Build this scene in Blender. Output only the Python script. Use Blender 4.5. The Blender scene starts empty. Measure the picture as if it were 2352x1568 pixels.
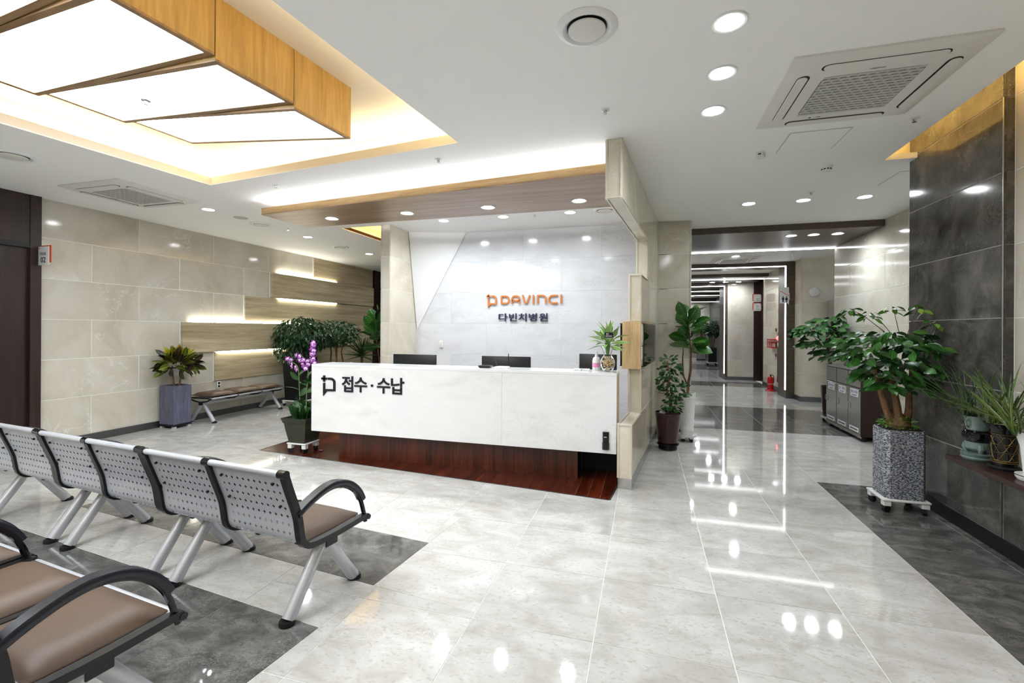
import bpy, bmesh, math, random
from mathutils import Vector, Matrix

# ---------------------------------------------------------------- scene, camera, light level
S = bpy.context.scene
COL = S.collection
rnd = random.Random(11)
R = math.radians
PI = math.pi

cam_d = bpy.data.cameras.new('camera')
cam = bpy.data.objects.new('camera', cam_d)
COL.objects.link(cam)
cam_d.sensor_width = 36.0
cam_d.lens = 36.0 * 1063.26 / 2352.0
cam_d.shift_y = -26.675 / 2352.0
cam_d.clip_start = 0.05
cam_d.clip_end = 200
cam.matrix_world = (Matrix.Translation((0, 0, 1.5)) @ Matrix.Rotation(R(16.122), 4, 'Z')
                    @ Matrix.Rotation(R(90), 4, 'X') @ Matrix.Rotation(R(0.3133), 4, 'Z'))
S.camera = cam

world = bpy.data.worlds.new('world')
world.use_nodes = True
world.node_tree.nodes['Background'].inputs[0].default_value = (0.9, 0.95, 1, 1)
world.node_tree.nodes['Background'].inputs[1].default_value = 0.3
S.world = world

S.view_settings.view_transform = 'Standard'
S.view_settings.look = 'None'
S.view_settings.gamma = 1.0
S.view_settings.use_curve_mapping = False
S.view_settings.exposure = 0.97
S.cycles.max_bounces = 6
S.cycles.diffuse_bounces = 4
S.cycles.glossy_bounces = 2
S.cycles.use_adaptive_sampling = True
S.cycles.adaptive_threshold = 0.08
S.cycles.transmission_bounces = 4
S.cycles.transparent_max_bounces = 8
S.cycles.sample_clamp_indirect = 6.0
S.cycles.caustics_reflective = False
S.cycles.caustics_refractive = False

# strengths of the lamps, added fill downlights included
E_DOWN = 4.2        # each ceiling downlight, watts
E_PANEL = 5.5        # luminous panels of the big light box
E_COVE = 13.0        # warm strip in the coffer
E_SLOT = 10.0         # warm strip in the right ceiling slot
E_CANOPY = 26.0      # cold strip above the reception canopy
E_LED = 6.0         # led lines of the corridor portals
E_WALLLED = 26.0     # led lines in the wood panel wall

# ---------------------------------------------------------------- helpers
BR = R(-6.464)                       # the seating / partition grid is turned against the room
CB, SB = math.cos(BR), math.sin(BR)
def A(x, y, z=0.0):
    return Vector((CB * x - SB * y, SB * x + CB * y, z))

def lin(c):
    c = c / 255.0
    return c / 12.92 if c <= 0.04045 else ((c + 0.055) / 1.055) ** 2.4
def rgb(r, g, b):
    return (lin(r), lin(g), lin(b), 1.0)

class MB:
    def __init__(s):
        s.v, s.f = [], []
    def add(s, vs, fs):
        o = len(s.v)
        s.v += [tuple(p) for p in vs]
        s.f += [tuple(i + o for i in f) for f in fs]
        return s
    def box(s, x0, y0, z0, x1, y1, z1):
        if x0 > x1: x0, x1 = x1, x0
        if y0 > y1: y0, y1 = y1, y0
        if z0 > z1: z0, z1 = z1, z0
        v = [(x, y, z) for z in (z0, z1) for (x, y) in ((x0, y0), (x1, y0), (x1, y1), (x0, y1))]
        return s.add(v, [(3, 2, 1, 0), (4, 5, 6, 7), (0, 1, 5, 4), (1, 2, 6, 5), (2, 3, 7, 6), (3, 0, 4, 7)])
    def hexa(s, bot, top):
        return s.add(list(bot) + list(top), [(3, 2, 1, 0), (4, 5, 6, 7), (0, 1, 5, 4), (1, 2, 6, 5), (2, 3, 7, 6), (3, 0, 4, 7)])
    def prism(s, poly, z0, z1):
        n = len(poly)
        v = [(p[0], p[1], z0) for p in poly] + [(p[0], p[1], z1) for p in poly]
        f = [tuple(range(n - 1, -1, -1)), tuple(range(n, 2 * n))] + [(i, (i + 1) % n, n + (i + 1) % n, n + i) for i in range(n)]
        return s.add(v, f)
    def lathe(s, prof, n=24, c=(0, 0), a0=0.0, cap=True):
        v, f = [], []
        for (r, z) in prof:
            for i in range(n):
                a = a0 + 2 * PI * i / n
                v.append((c[0] + r * math.cos(a), c[1] + r * math.sin(a), z))
        for k in range(len(prof) - 1):
            for i in range(n):
                j = (i + 1) % n
                f.append((k * n + i, k * n + j, (k + 1) * n + j, (k + 1) * n + i))
        if cap:
            if prof[0][0] > 1e-4: f.append(tuple(range(n - 1, -1, -1)))
            if prof[-1][0] > 1e-4: f.append(tuple((len(prof) - 1) * n + i for i in range(n)))
        return s.add(v, f)
    def tube(s, pts, r, n=10, sec=None, cap=True, up=(0, 0, 1)):
        pts = [Vector(p) for p in pts]
        m = len(pts)
        rs = r if isinstance(r, (list, tuple)) else [r] * m
        v, f = [], []
        U = Vector(up)
        prev = None
        for i, p in enumerate(pts):
            t = (pts[min(i + 1, m - 1)] - pts[max(i - 1, 0)]).normalized()
            if prev is None:
                q = U if abs(t.dot(U)) < 0.95 else Vector((1, 0, 0))
                x = t.cross(q).normalized()
            else:
                x = (prev - t * prev.dot(t)).normalized()
            y = t.cross(x).normalized()
            prev = x
            cs = sec or [(math.cos(2 * PI * k / n), math.sin(2 * PI * k / n)) for k in range(n)]
            for (a, b) in cs:
                v.append(p + x * (a * rs[i]) + y * (b * rs[i]))
        k = len(cs)
        for i in range(m - 1):
            for j in range(k):
                jj = (j + 1) % k
                f.append((i * k + j, i * k + jj, (i + 1) * k + jj, (i + 1) * k + j))
        if cap:
            f.append(tuple(range(k - 1, -1, -1)))
            f.append(tuple((m - 1) * k + j for j in range(k)))
        return s.add(v, f)
    def cyl(s, p0, p1, r0, r1=None, n=16):
        return s.tube([p0, p1], [r0, r0 if r1 is None else r1], n)
    def ball(s, c, r, n=10, m=7, sz=1.0):
        pr = [(max(r * math.sin(PI * i / m), 1e-4), c[2] - sz * r * math.cos(PI * i / m)) for i in range(m + 1)]
        return s.lathe(pr, n, (c[0], c[1]))
    def mesh(s, name, bevel=0.0, seg=2, smooth=False, ang=35):
        me = bpy.data.meshes.new(name)
        bm = bmesh.new()
        vs = [bm.verts.new(p) for p in s.v]
        for f in s.f:
            try: bm.faces.new([vs[i] for i in f])
            except ValueError: pass
        bmesh.ops.remove_doubles(bm, verts=bm.verts, dist=1e-5)
        bmesh.ops.recalc_face_normals(bm, faces=bm.faces)
        if bevel > 0:
            ed = [e for e in bm.edges if len(e.link_faces) == 2 and e.calc_face_angle(0) > 0.45]
            bmesh.ops.bevel(bm, geom=ed, offset=bevel, segments=seg, profile=0.5, affect='EDGES', clamp_overlap=True)
        bm.to_mesh(me)
        bm.free()
        if smooth or (bevel > 0 and seg > 1):
            me.polygons.foreach_set('use_smooth', [True] * len(me.polygons))
            me.set_sharp_from_angle(angle=R(ang))
        return me
    def build(s, name, m, parent=None, bevel=0.0, seg=2, smooth=False, ang=35, loc=None, rz=0.0, label=None):
        o = bpy.data.objects.new(name, s.mesh(name, bevel, seg, smooth, ang))
        o.data.materials.append(m)
        COL.objects.link(o)
        if loc is not None: o.location = loc
        o.rotation_euler[2] = rz
        if parent is not None: o.parent = parent
        if label: o['label'] = label
        return o

def put(name, me, parent=None, mw=None, m=None):
    o = bpy.data.objects.new(name, me)
    COL.objects.link(o)
    if parent is not None: o.parent = parent
    if mw is not None: o.matrix_local = mw
    return o

def tag(o, label, cat, group=None):
    o['label'] = label
    o['category'] = cat
    if group: o['group'] = group
    return o
def thing(name, label, cat, loc=(0, 0, 0), rz=0.0, group=None):
    o = bpy.data.objects.new(name, None)
    o.empty_display_size = 0.1
    COL.objects.link(o)
    o.location = loc
    o.rotation_euler[2] = rz
    return tag(o, label, cat, group)
def struct(o):
    o['kind'] = 'structure'
    return o
def copy_tree(o, parent=None):
    c = o.copy()
    COL.objects.link(c)
    c.parent = parent
    for ch in o.children:
        if ch.type != 'LIGHT': copy_tree(ch, c)
    return c

def lampd(kind, name, parent, loc, energy, color=(1, 1, 1), size=0.1, size_y=None, rot=(0, 0, 0), shape=None, spread=None):
    d = bpy.data.lights.new(name, kind)
    d.energy = energy
    d.color = color
    if kind == 'AREA':
        d.shape = shape or ('RECTANGLE' if size_y else 'DISK')
        d.size = size
        if size_y: d.size_y = size_y
        if spread: d.spread = spread
    o = bpy.data.objects.new(name, d)
    COL.objects.link(o)
    o.parent = parent
    o.location = loc
    o.rotation_euler = rot
    return o

# polygon helpers (convex, counter clockwise)
def half(poly, p, n, keep_in):
    out = []
    def d(q): return ((q[0] - p[0]) * n[0] + (q[1] - p[1]) * n[1]) * (1 if keep_in else -1)
    for i in range(len(poly)):
        a, b = poly[i], poly[(i + 1) % len(poly)]
        da, db = d(a), d(b)
        if da >= 0: out.append(a)
        if (da > 0 and db < 0) or (da < 0 and db > 0):
            t = da / (da - db)
            out.append((a[0] + (b[0] - a[0]) * t, a[1] + (b[1] - a[1]) * t))
    return out
def area(p):
    return 0.5 * sum(p[i][0] * p[(i + 1) % len(p)][1] - p[(i + 1) % len(p)][0] * p[i][1] for i in range(len(p)))
def edges_in(c):
    for i in range(len(c)):
        a, b = c[i], c[(i + 1) % len(c)]
        yield a, (-(b[1] - a[1]), b[0] - a[0])
def clip(poly, c):
    for p, n in edges_in(c):
        poly = half(poly, p, n, True)
        if len(poly) < 3: return []
    return poly if abs(area(poly)) > 1e-5 else []
def subtract(poly, c):
    if not clip(poly, c): return [poly]
    out, rest = [], poly
    for p, n in edges_in(c):
        o = half(rest, p, n, False)
        if len(o) > 2 and abs(area(o)) > 1e-5: out.append(o)
        rest = half(rest, p, n, True)
        if len(rest) < 3: break
    return out
def rect(x0, y0, x1, y1):
    return [(x0, y0), (x1, y0), (x1, y1), (x0, y1)]
def rectB(x0, y0, x1, y1):
    return [tuple(A(x, y)[:2]) for x, y in rect(x0, y0, x1, y1)]

# ---------------------------------------------------------------- materials
def nodemat(name):
    m = bpy.data.materials.new(name)
    m.use_nodes = True
    nt = m.node_tree
    return m, nt, nt.nodes, nt.links, nt.nodes['Principled BSDF']
def plain(name, c, rough=0.5, metal=0.0, spec=0.5, coat=0.0, trans=0.0, ior=1.45, sub=0.0):
    m, nt, N, L, b = nodemat(name)
    b.inputs['Base Color'].default_value = c
    b.inputs['Roughness'].default_value = rough
    b.inputs['Metallic'].default_value = metal
    b.inputs['Specular IOR Level'].default_value = spec
    b.inputs['Coat Weight'].default_value = coat
    b.inputs['Transmission Weight'].default_value = trans
    b.inputs['IOR'].default_value = ior
    return m
def glow(name, c, strength):
    m, nt, N, L, b = nodemat(name)
    b.inputs['Base Color'].default_value = (0.8, 0.8, 0.8, 1)
    b.inputs['Emission Color'].default_value = c
    b.inputs['Emission Strength'].default_value = strength
    m.cycles.emission_sampling = 'FRONT'
    return m
def ramp(N, stops):
    r = N.new('ShaderNodeValToRGB')
    e = r.color_ramp.elements
    while len(e) < len(stops): e.new(0.5)
    for el, (p, c) in zip(e, stops):
        el.position = p
        el.color = c
    return r
def coords(nt, scale=(1, 1, 1), rot=(0, 0, 0), obj=False, spread=11.0):
    N, L = nt.nodes, nt.links
    if obj:
        g = N.new('ShaderNodeTexCoord'); src = g.outputs['Object']
    else:
        g = N.new('ShaderNodeNewGeometry'); src = g.outputs['Position']
    inf = N.new('ShaderNodeObjectInfo')
    ml = N.new('ShaderNodeVectorMath'); ml.operation = 'SCALE'
    ml.inputs[0].default_value = (spread, spread * 0.63, spread * 0.41)
    L.new(inf.outputs['Random'], ml.inputs['Scale'])
    ad = N.new('ShaderNodeVectorMath'); ad.operation = 'ADD'
    L.new(src, ad.inputs[0]); L.new(ml.outputs[0], ad.inputs[1])
    mp = N.new('ShaderNodeMapping')
    mp.inputs['Scale'].default_value = scale
    mp.inputs['Rotation'].default_value = rot
    L.new(ad.outputs[0], mp.inputs['Vector'])
    return mp.outputs[0], inf
def noise(nt, vec, scale, detail=5, rough=0.55, dist=0.0):
    n = nt.nodes.new('ShaderNodeTexNoise')
    n.inputs['Scale'].default_value = scale
    n.inputs['Detail'].default_value = detail
    n.inputs['Roughness'].default_value = rough
    n.inputs['Distortion'].default_value = dist
    nt.links.new(vec, n.inputs['Vector'])
    return n.outputs['Fac']
def mixc(nt, fac, a, b, mode='MIX'):
    x = nt.nodes.new('ShaderNodeMix')
    x.data_type = 'RGBA'
    x.blend_type = mode
    for s, k in ((fac, 0), (a, 6), (b, 7)):
        if hasattr(s, 'links') or hasattr(s, 'is_linked'): nt.links.new(s, x.inputs[k])
        elif k == 0: x.inputs[0].default_value = s
        else: x.inputs[k].default_value = s
    return x.outputs[2]
def tone(nt, inf, col, lo, hi):
    mr = nt.nodes.new('ShaderNodeMapRange')
    mr.inputs['To Min'].default_value = lo
    mr.inputs['To Max'].default_value = hi
    nt.links.new(inf.outputs['Random'], mr.inputs['Value'])
    h = nt.nodes.new('ShaderNodeHueSaturation')
    nt.links.new(mr.outputs[0], h.inputs['Value'])
    nt.links.new(col, h.inputs['Color'])
    return h.outputs[0]
def stone(name, dark, mid, light, vein, rough=0.1, s=1.0, vs=1.6, vw=0.02, va=0.7, var=(0.95, 1.05), fleck=None, aniso=(1, 1, 1), spec=0.5):
    m, nt, N, L, b = nodemat(name)
    vec, inf = coords(nt, aniso)
    n1 = noise(nt, vec, 1.3 * s, 6, 0.62, 0.6)
    r1 = ramp(N, [(0.3, dark), (0.5, mid), (0.68, light)])
    L.new(n1, r1.inputs[0])
    col = r1.outputs[0]
    n2 = noise(nt, vec, vs * s, 5, 0.6, 1.2)
    r2 = ramp(N, [(0.5 - vw, (0, 0, 0, 1)), (0.5, (va, va, va, 1)), (0.5 + vw, (0, 0, 0, 1))])
    L.new(n2, r2.inputs[0])
    n3 = noise(nt, vec, 0.9 * s, 1, 0.5, 0.0)
    r3 = ramp(N, [(0.47, (0, 0, 0, 1)), (0.62, (1, 1, 1, 1))])
    L.new(n3, r3.inputs[0])
    mul = mixc(nt, 1.0, r2.outputs[0], r3.outputs[0], 'MULTIPLY')
    col = mixc(nt, mul, col, vein)
    if fleck:
        n4 = noise(nt, vec, fleck[0], 2, 0.5, 0.0)
        r4 = ramp(N, [(fleck[2], (0, 0, 0, 1)), (fleck[2] + 0.08, (fleck[3],) * 3 + (1,))])
        L.new(n4, r4.inputs[0])
        col = mixc(nt, r4.outputs[0], col, fleck[1])
    col = tone(nt, inf, col, *var)
    L.new(col, b.inputs['Base Color'])
    b.inputs['Roughness'].default_value = rough
    b.inputs['Specular IOR Level'].default_value = spec
    return m
def wood(name, c1, c2, c3, scale, rough=0.35, var=(0.93, 1.07), obj=False, fine=9.0, spec=0.5, coat=0.0):
    m, nt, N, L, b = nodemat(name)
    vec, inf = coords(nt, scale, obj=obj)
    n1 = noise(nt, vec, 1.0, 6, 0.6, 0.8)
    r1 = ramp(N, [(0.3, c1), (0.5, c2), (0.7, c3)])
    L.new(n1, r1.inputs[0])
    n2 = noise(nt, vec, fine, 4, 0.6, 0.2)
    r2 = ramp(N, [(0.35, (0.86, 0.86, 0.86, 1)), (0.65, (1.06, 1.06, 1.06, 1))])
    L.new(n2, r2.inputs[0])
    col = mixc(nt, 1.0, r1.outputs[0], r2.outputs[0], 'MULTIPLY')
    col = tone(nt, inf, col, *var)
    L.new(col, b.inputs['Base Color'])
    b.inputs['Roughness'].default_value = rough
    b.inputs['Specular IOR Level'].default_value = spec
    b.inputs['Coat Weight'].default_value = coat
    b.inputs['Coat Roughness'].default_value = 0.12
    return m

M = {}
M['cream'] = stone('cream_marble', rgb(188, 180, 163), rgb(205, 199, 185), rgb(215, 210, 199), rgb(236, 233, 226), 0.10, 1.0, 1.5, 0.012, 0.55, (0.92, 1.05))
M['cream_light'] = stone('pale_cream_marble', rgb(204, 194, 172), rgb(218, 209, 189), rgb(228, 221, 205), rgb(240, 236, 226), 0.09, 1.2, 1.6, 0.012, 0.5, (0.95, 1.04))
M['grey'] = stone('dark_grey_marble', rgb(58, 56, 54), rgb(82, 80, 77), rgb(108, 105, 101), rgb(156, 152, 146), 0.10, 3.0, 3.4, 0.014, 0.6, (0.9, 1.1), (40, rgb(44, 42, 40), 0.6, 0.35))
M['grey_floor'] = stone('grey_floor_marble', rgb(72, 70, 68), rgb(98, 96, 93), rgb(126, 123, 119), rgb(176, 172, 166), 0.07, 5.0, 5.0, 0.016, 0.6, (0.92, 1.08), (60, rgb(66, 64, 61), 0.6, 0.5), (1, 1.5, 1))
M['floor'] = stone('light_floor_marble', rgb(176, 172, 165), rgb(194, 192, 188), rgb(208, 207, 205), rgb(226, 225, 223), 0.055, 2.6, 3.4, 0.014, 0.6, (0.94, 1.03), (34, rgb(170, 164, 153), 0.58, 0.5), (1, 1.7, 1))
M['white'] = stone('white_marble', rgb(226, 226, 226), rgb(236, 236, 237), rgb(240, 240, 241), rgb(206, 206, 206), 0.14, 1.3, 3.4, 0.014, 0.5, (0.99, 1.01), None, (1.0, 1.0, 2.2))
M['white_wall'] = stone('white_wall_marble', rgb(208, 209, 212), rgb(219, 220, 224), rgb(224, 225, 229), rgb(188, 189, 192), 0.12, 1.3, 3.4, 0.016, 0.7, (0.985, 1.015), None, (1.0, 1.0, 2.2))
M['grout'] = plain('light_grout', rgb(244, 242, 234), 0.7)
M['grout_dark'] = plain('grey_grout', rgb(172, 170, 166), 0.7)
M['grout_white'] = plain('white_grout', rgb(222, 222, 220), 0.7)
M['paint'] = plain('white_paint', rgb(248, 248, 246), 0.65)
M['paint_white'] = plain('bright_white_paint', rgb(240, 240, 240), 0.5)
M['ash'] = wood('ash_panel', rgb(162, 146, 114), rgb(186, 171, 140), rgb(206, 193, 166), (0.5, 0.55, 11.0), 0.32, (0.95, 1.05), fine=5)
M['oak'] = wood('oak_veneer', rgb(160, 126, 66), rgb(182, 148, 84), rgb(198, 166, 104), (14, 14, 1.1), 0.4, (0.97, 1.03), fine=4)
M['oak_frame'] = wood('oak_frame', rgb(122, 92, 60), rgb(146, 114, 78), rgb(166, 132, 92), (1, 14, 14), 0.45, obj=True, fine=4)
M['oak_pale'] = wood('pale_oak', rgb(186, 152, 106), rgb(204, 172, 126), rgb(218, 188, 146), (20, 20, 1.6), 0.4, (0.97, 1.03), fine=4)
M['canopy'] = wood('canopy_walnut', rgb(126, 98, 72), rgb(150, 121, 94), rgb(168, 140, 112), (0.6, 12, 12), 0.32, obj=True, fine=5)
M['canopy_edge'] = wood('canopy_edge_oak', rgb(150, 118, 72), rgb(176, 144, 96), rgb(192, 162, 114), (0.8, 14, 30), 0.4, obj=True, fine=4)
M['mahogany'] = wood('mahogany', rgb(52, 18, 9), rgb(82, 30, 14), rgb(112, 46, 22), (16, 1.4, 1.4), 0.22, (0.6, 1.35), fine=4, spec=0.4)
M['mahogany_v'] = wood('mahogany_upright', rgb(58, 24, 13), rgb(84, 37, 20), rgb(110, 54, 30), (16, 16, 1.0), 0.35, (0.7, 1.25), fine=4)
M['brown'] = wood('brown_veneer', rgb(66, 54, 45), rgb(82, 69, 58), rgb(96, 82, 70), (1.0, 10, 14), 0.3, (0.97, 1.03), fine=5)
M['wenge'] = wood('wenge', rgb(30, 17, 15), rgb(42, 25, 22), rgb(52, 33, 29), (18, 18, 1.0), 0.35, (0.95, 1.05), fine=4)
M['shelf'] = plain('shelf_lacquer', rgb(54, 34, 28), 0.3)
M['steel'] = plain('brushed_steel', rgb(200, 199, 196), 0.24, 0.85)
M['steel_dark'] = plain('dark_steel', rgb(110, 110, 112), 0.38, 0.9)
M['chrome'] = plain('chrome', rgb(215, 215, 218), 0.08, 1.0)
M['silver'] = plain('silver_paint', rgb(190, 192, 198), 0.28, 0.35, 0.5, 0.3)
M['silver_panel'] = plain('silver_sheet', rgb(190, 192, 200), 0.36, 0.15)
M['black'] = plain('black_plastic', rgb(20, 20, 22), 0.35)
M['black_gloss'] = plain('black_gloss', rgb(12, 12, 14), 0.08)
M['black_soft'] = plain('black_rubber', rgb(16, 16, 18), 0.55)
M['navy'] = plain('armrest_black', rgb(27, 28, 38), 0.3)
M['leather'] = plain('brown_vinyl', rgb(86, 67, 53), 0.5)
M['white_plastic'] = plain('white_plastic', rgb(232, 232, 230), 0.3)
M['offwhite'] = plain('offwhite_plastic', rgb(222, 220, 214), 0.4)
M['vent_grey'] = plain('grille_grey', rgb(190, 189, 184), 0.5)
M['slot'] = plain('dark_slot', rgb(26, 26, 26), 0.6)
M['ink'] = plain('black_letters', rgb(22, 24, 34), 0.4)
M['orange'] = plain('orange_letters', rgb(206, 122, 52), 0.4)
M['orange_edge'] = plain('orange_edge', rgb(222, 84, 36), 0.4)
M['navy_ink'] = plain('navy_letters', rgb(24, 30, 66), 0.35)
M['blue_ink'] = plain('blue_print', rgb(44, 52, 130), 0.5)
M['grey_ink'] = plain('grey_print', rgb(90, 92, 104), 0.5)
M['paper'] = plain('paper', rgb(236, 236, 236), 0.6)
M['red'] = plain('fire_red', rgb(190, 20, 24), 0.25)
M['red_dark'] = plain('dark_red', rgb(120, 22, 30), 0.4)
M['soil'] = plain('soil', rgb(40, 30, 24), 0.9)
M['gravel'] = stone('pale_gravel', rgb(140, 120, 92), rgb(190, 172, 140), rgb(226, 214, 190), rgb(236, 228, 210), 0.8, 30, 40, 0.02, 0.4)
M['moss'] = plain('moss', rgb(30, 62, 30), 0.9)
def clear(name, tint, gloss):
    m, nt, N, L, b = nodemat(name)
    N.remove(b)
    t = N.new('ShaderNodeBsdfTransparent'); t.inputs[0].default_value = tint
    g = N.new('ShaderNodeBsdfGlossy'); g.inputs['Roughness'].default_value = 0.02
    f = N.new('ShaderNodeFresnel'); f.inputs[0].default_value = 1.22
    ad = N.new('ShaderNodeMath'); ad.operation = 'ADD'; ad.inputs[1].default_value = gloss; ad.use_clamp = True
    L.new(f.outputs[0], ad.inputs[0])
    x = N.new('ShaderNodeMixShader')
    L.new(ad.outputs[0], x.inputs[0]); L.new(t.outputs[0], x.inputs[1]); L.new(g.outputs[0], x.inputs[2])
    L.new(x.outputs[0], N['Material Output'].inputs[0])
    return m
M['glass'] = clear('clear_glass', (0.93, 0.97, 0.96, 1), 0.02)
M['glass_edge'] = clear('green_glass_edge', (0.72, 0.86, 0.82, 1), 0.05)
M['lamp'] = glow('lamp_face', (0.95, 0.98, 1.0, 1), 40.0)
M['panel'] = glow('luminous_panel', (0.88, 0.95, 1.0, 1), E_PANEL)
M['cove'] = glow('warm_strip', (1.0, 0.80, 0.48, 1), E_COVE)
M['slotglow'] = glow('amber_strip', (1.0, 0.66, 0.2, 1), E_SLOT)
M['canopyglow'] = glow('cold_strip', (0.9, 0.94, 1.0, 1), E_CANOPY)
M['led'] = glow('led_line', (0.96, 0.98, 1.0, 1), E_LED)
M['walled'] = glow('wall_led', (1.0, 0.98, 0.86, 1), E_WALLLED)
M['alarm'] = glow('alarm_lamp', (1.0, 0.03, 0.03, 1), 3.0)

_font_cache = {}
def text_mesh(s, size, extrude=0.002, offset=0.0, spacing=1.0, align='CENTER'):
    cu = bpy.data.curves.new('lettering', 'FONT')
    cu.body = s
    cu.size = size
    cu.extrude = extrude
    cu.offset = offset
    cu.space_character = spacing
    cu.align_x = align
    cu.align_y = 'CENTER'
    cu.resolution_u = 3
    o = bpy.data.objects.new('lettering', cu)
    COL.objects.link(o)
    dg = bpy.context.evaluated_depsgraph_get()
    me = bpy.data.meshes.new_from_object(o.evaluated_get(dg))
    bpy.data.objects.remove(o)
    bpy.data.curves.remove(cu)
    return me
def text(name, s, size, m, parent, mw, extrude=0.002, offset=0.0, spacing=1.0, align='CENTER'):
    me = text_mesh(s, size, extrude, offset, spacing, align)
    me.name = name
    me.materials.clear()
    me.materials.append(m)
    return put(name, me, parent, mw)
def facing(p, d='-Y'):
    """matrix that stands a flat print upright at p, facing -Y or +X or -X"""
    a = {'-Y': 0, '+X': 90, '-X': -90, '+Y': 180}[d] if isinstance(d, str) else d
    return Matrix.Translation(p) @ Matrix.Rotation(R(a), 4, 'Z') @ Matrix.Rotation(R(90), 4, 'X')

# ---------------------------------------------------------------- the setting
ZC = 3.07
X_, Y_, Z_ = Vector((1, 0, 0)), Vector((0, 1, 0)), Vector((0, 0, 1))
_tiles = {}
def tile_mesh(w, h, t, m, nm):
    k = (round(w, 4), round(h, 4), round(t, 4), m.name, nm)
    if k not in _tiles:
        c = 0.0018
        v, f = [], []
        for (i, z) in ((0, 0), (0, t - c), (c, t)):
            v += [(i, i, z), (w - i, i, z), (w - i, h - i, z), (i, h - i, z)]
        for a in (0, 4):
            f += [(a + j, a + (j + 1) % 4, a + 4 + (j + 1) % 4, a + 4 + j) for j in range(4)]
        f.append((8, 9, 10, 11))
        me = bpy.data.meshes.new(nm)
        me.from_pydata(v, [], f)
        me.materials.append(m)
        _tiles[k] = me
    return _tiles[k]
def tile(parent, o, u, v, w, h, t, m, gap=0.0065, name='tile'):
    n = u.cross(v)
    p = Vector(o) + u * (gap / 2) + v * (gap / 2) - n * (t - 0.003)
    mw = Matrix(((u.x, v.x, n.x, p.x), (u.y, v.y, n.y, p.y), (u.z, v.z, n.z, p.z), (0, 0, 0, 1)))
    return put(name, tile_mesh(w - gap, h - gap, t, m, name), parent, mw)
ROWS = [0.1, 0.603, 1.10, 1.60, 2.10, 2.597, ZC]
def cuts(a, b, first, step):
    out = [a]
    x = first
    while x < a + 0.02: x += step
    while x < b - 0.02:
        out.append(x)
        x += step
    return out + [b]
def clad(parent, o, u, length, rows, m, t=0.012, offs=(0.0, 0.6), step=1.203, gap=0.006, z0=0.0, ph=0.0):
    """running bond of stone slabs on a face starting at o along u"""
    for i in range(len(rows) - 1):
        c = cuts(0.0, length, ph + offs[i % 2], step)
        for a, b in zip(c[:-1], c[1:]):
            tile(parent, Vector(o) + u * a + Z_ * (rows[i] - z0), u, Z_, b - a, rows[i + 1] - rows[i], t, m, gap)

# floor ------------------------------------------------------------
floor = struct(MB().box(-7.2, -4.1, -0.25, 6.5, 26.4, -0.0022).build('floor', M['grout']))
GX, GY, DX, DY = 1.643, 2.25, 0.6265, 0.605
stripes = [(-4.84, 2.195, -1.782, 2.785), (-4.84, 1.20, -1.782, 1.78), (-4.84, 0.20, -1.782, 0.78)]
darks = [rectB(*s) for s in stripes]
woodpoly = [(-4.565, 4.625), tuple(A(-0.772, 4.115)[:2]), tuple(A(-0.772, 7.0)[:2]), (-4.62, 7.0)]
bands = [(7.70, 10.05), (13.68, 14.86), (19.3, 22.5)]
border = rect(GX, -4.0, 2.33, 5.285)
solids = [rect(2.33, -4, 6.4, 5.15), rect(3.19, 5.15, 6.4, 9.45), rect(3.8, 9.45, 6.4, 11.3), rect(3.19, 11.3, 6.4, 26.4),
          rect(-3.85, 7.0, 0.6, 26.4), rect(-7.2, 14.0, -3.8, 26.4)]
pieces = []
for i in range(-14, 8):
    for j in range(-10, 41):
        x0, y0 = GX + i * DX, GY + j * DY
        cell = [rect(max(x0, -7.05), y0, x0 + DX, y0 + DY)]
        if x0 + DX < -7.04: continue
        for c in darks + [woodpoly, border] + [rect(0.55, a, 3.3, b) for a, b in bands] + solids:
            cell = [q for p in cell for q in subtract(p, c)]
        pieces += [(p, 'floor') for p in cell]
for (x0, y0, x1, y1) in stripes:
    x = x1
    while x > x0 + 0.01:
        w = min(0.61, x - x0)
        pieces.append((rectB(x - w, y0, x, y1), 'grey_floor'))
        x -= w
y = 5.285
for k in range(16):
    pieces.append((rect(GX, y - DY * 0.985, 2.262, y), 'grey_floor'))
    pieces.append((rect(2.262, y - DY * 0.985, 2.33, y), 'grey_floor'))
    y -= DY * 0.985
for a, b in bands:
    n = round((b - a) / 0.59)
    for k in range(n):
        for i in range(6):
            p = clip(rect(0.58 + i * 0.61, a + (b - a) * k / n, 0.58 + (i + 1) * 0.61, a + (b - a) * (k + 1) / n), rect(0.55, 0, 3.19, 30))
            if p: pieces.append((p, 'grey_floor'))
def inset(p, g):
    out, n = [], len(p)
    for i in range(n):
        a, b, c = Vector(p[i - 1]), Vector(p[i]), Vector(p[(i + 1) % n])
        d1, d2 = (b - a).normalized(), (c - b).normalized()
        n1, n2 = Vector((-d1.y, d1.x)), Vector((-d2.y, d2.x))
        k = 1 + n1.dot(n2)
        out.append(tuple(b + (n1 + n2) * (g / max(k, 0.35))))
    return out
def cen(p): return (sum(q[0] for q in p) / len(p), sum(q[1] for q in p) / len(p))
def inview(c):
    d = Vector((c[0], c[1])); a = math.atan2(d.x, d.y) + R(16.122)
    return d.y > -0.3 and abs(a) < R(54) and d.length > 1.1
pieces.sort(key=lambda q: (0 if inview(cen(q[0])) else 1, math.hypot(*cen(q[0]))))
rest = {'floor': MB(), 'grey_floor': MB()}
for k, (p, mt) in enumerate(pieces):
    q = inset(p, 0.0022)
    if k < 298:
        c = cen(p)
        MB().prism([(a - c[0], b - c[1]) for a, b in q], -0.01, 0.0).build('floor_tile', M[mt], floor, loc=(c[0], c[1], 0))
    else:
        rest[mt].prism(q, -0.01, 0.0)
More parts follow.
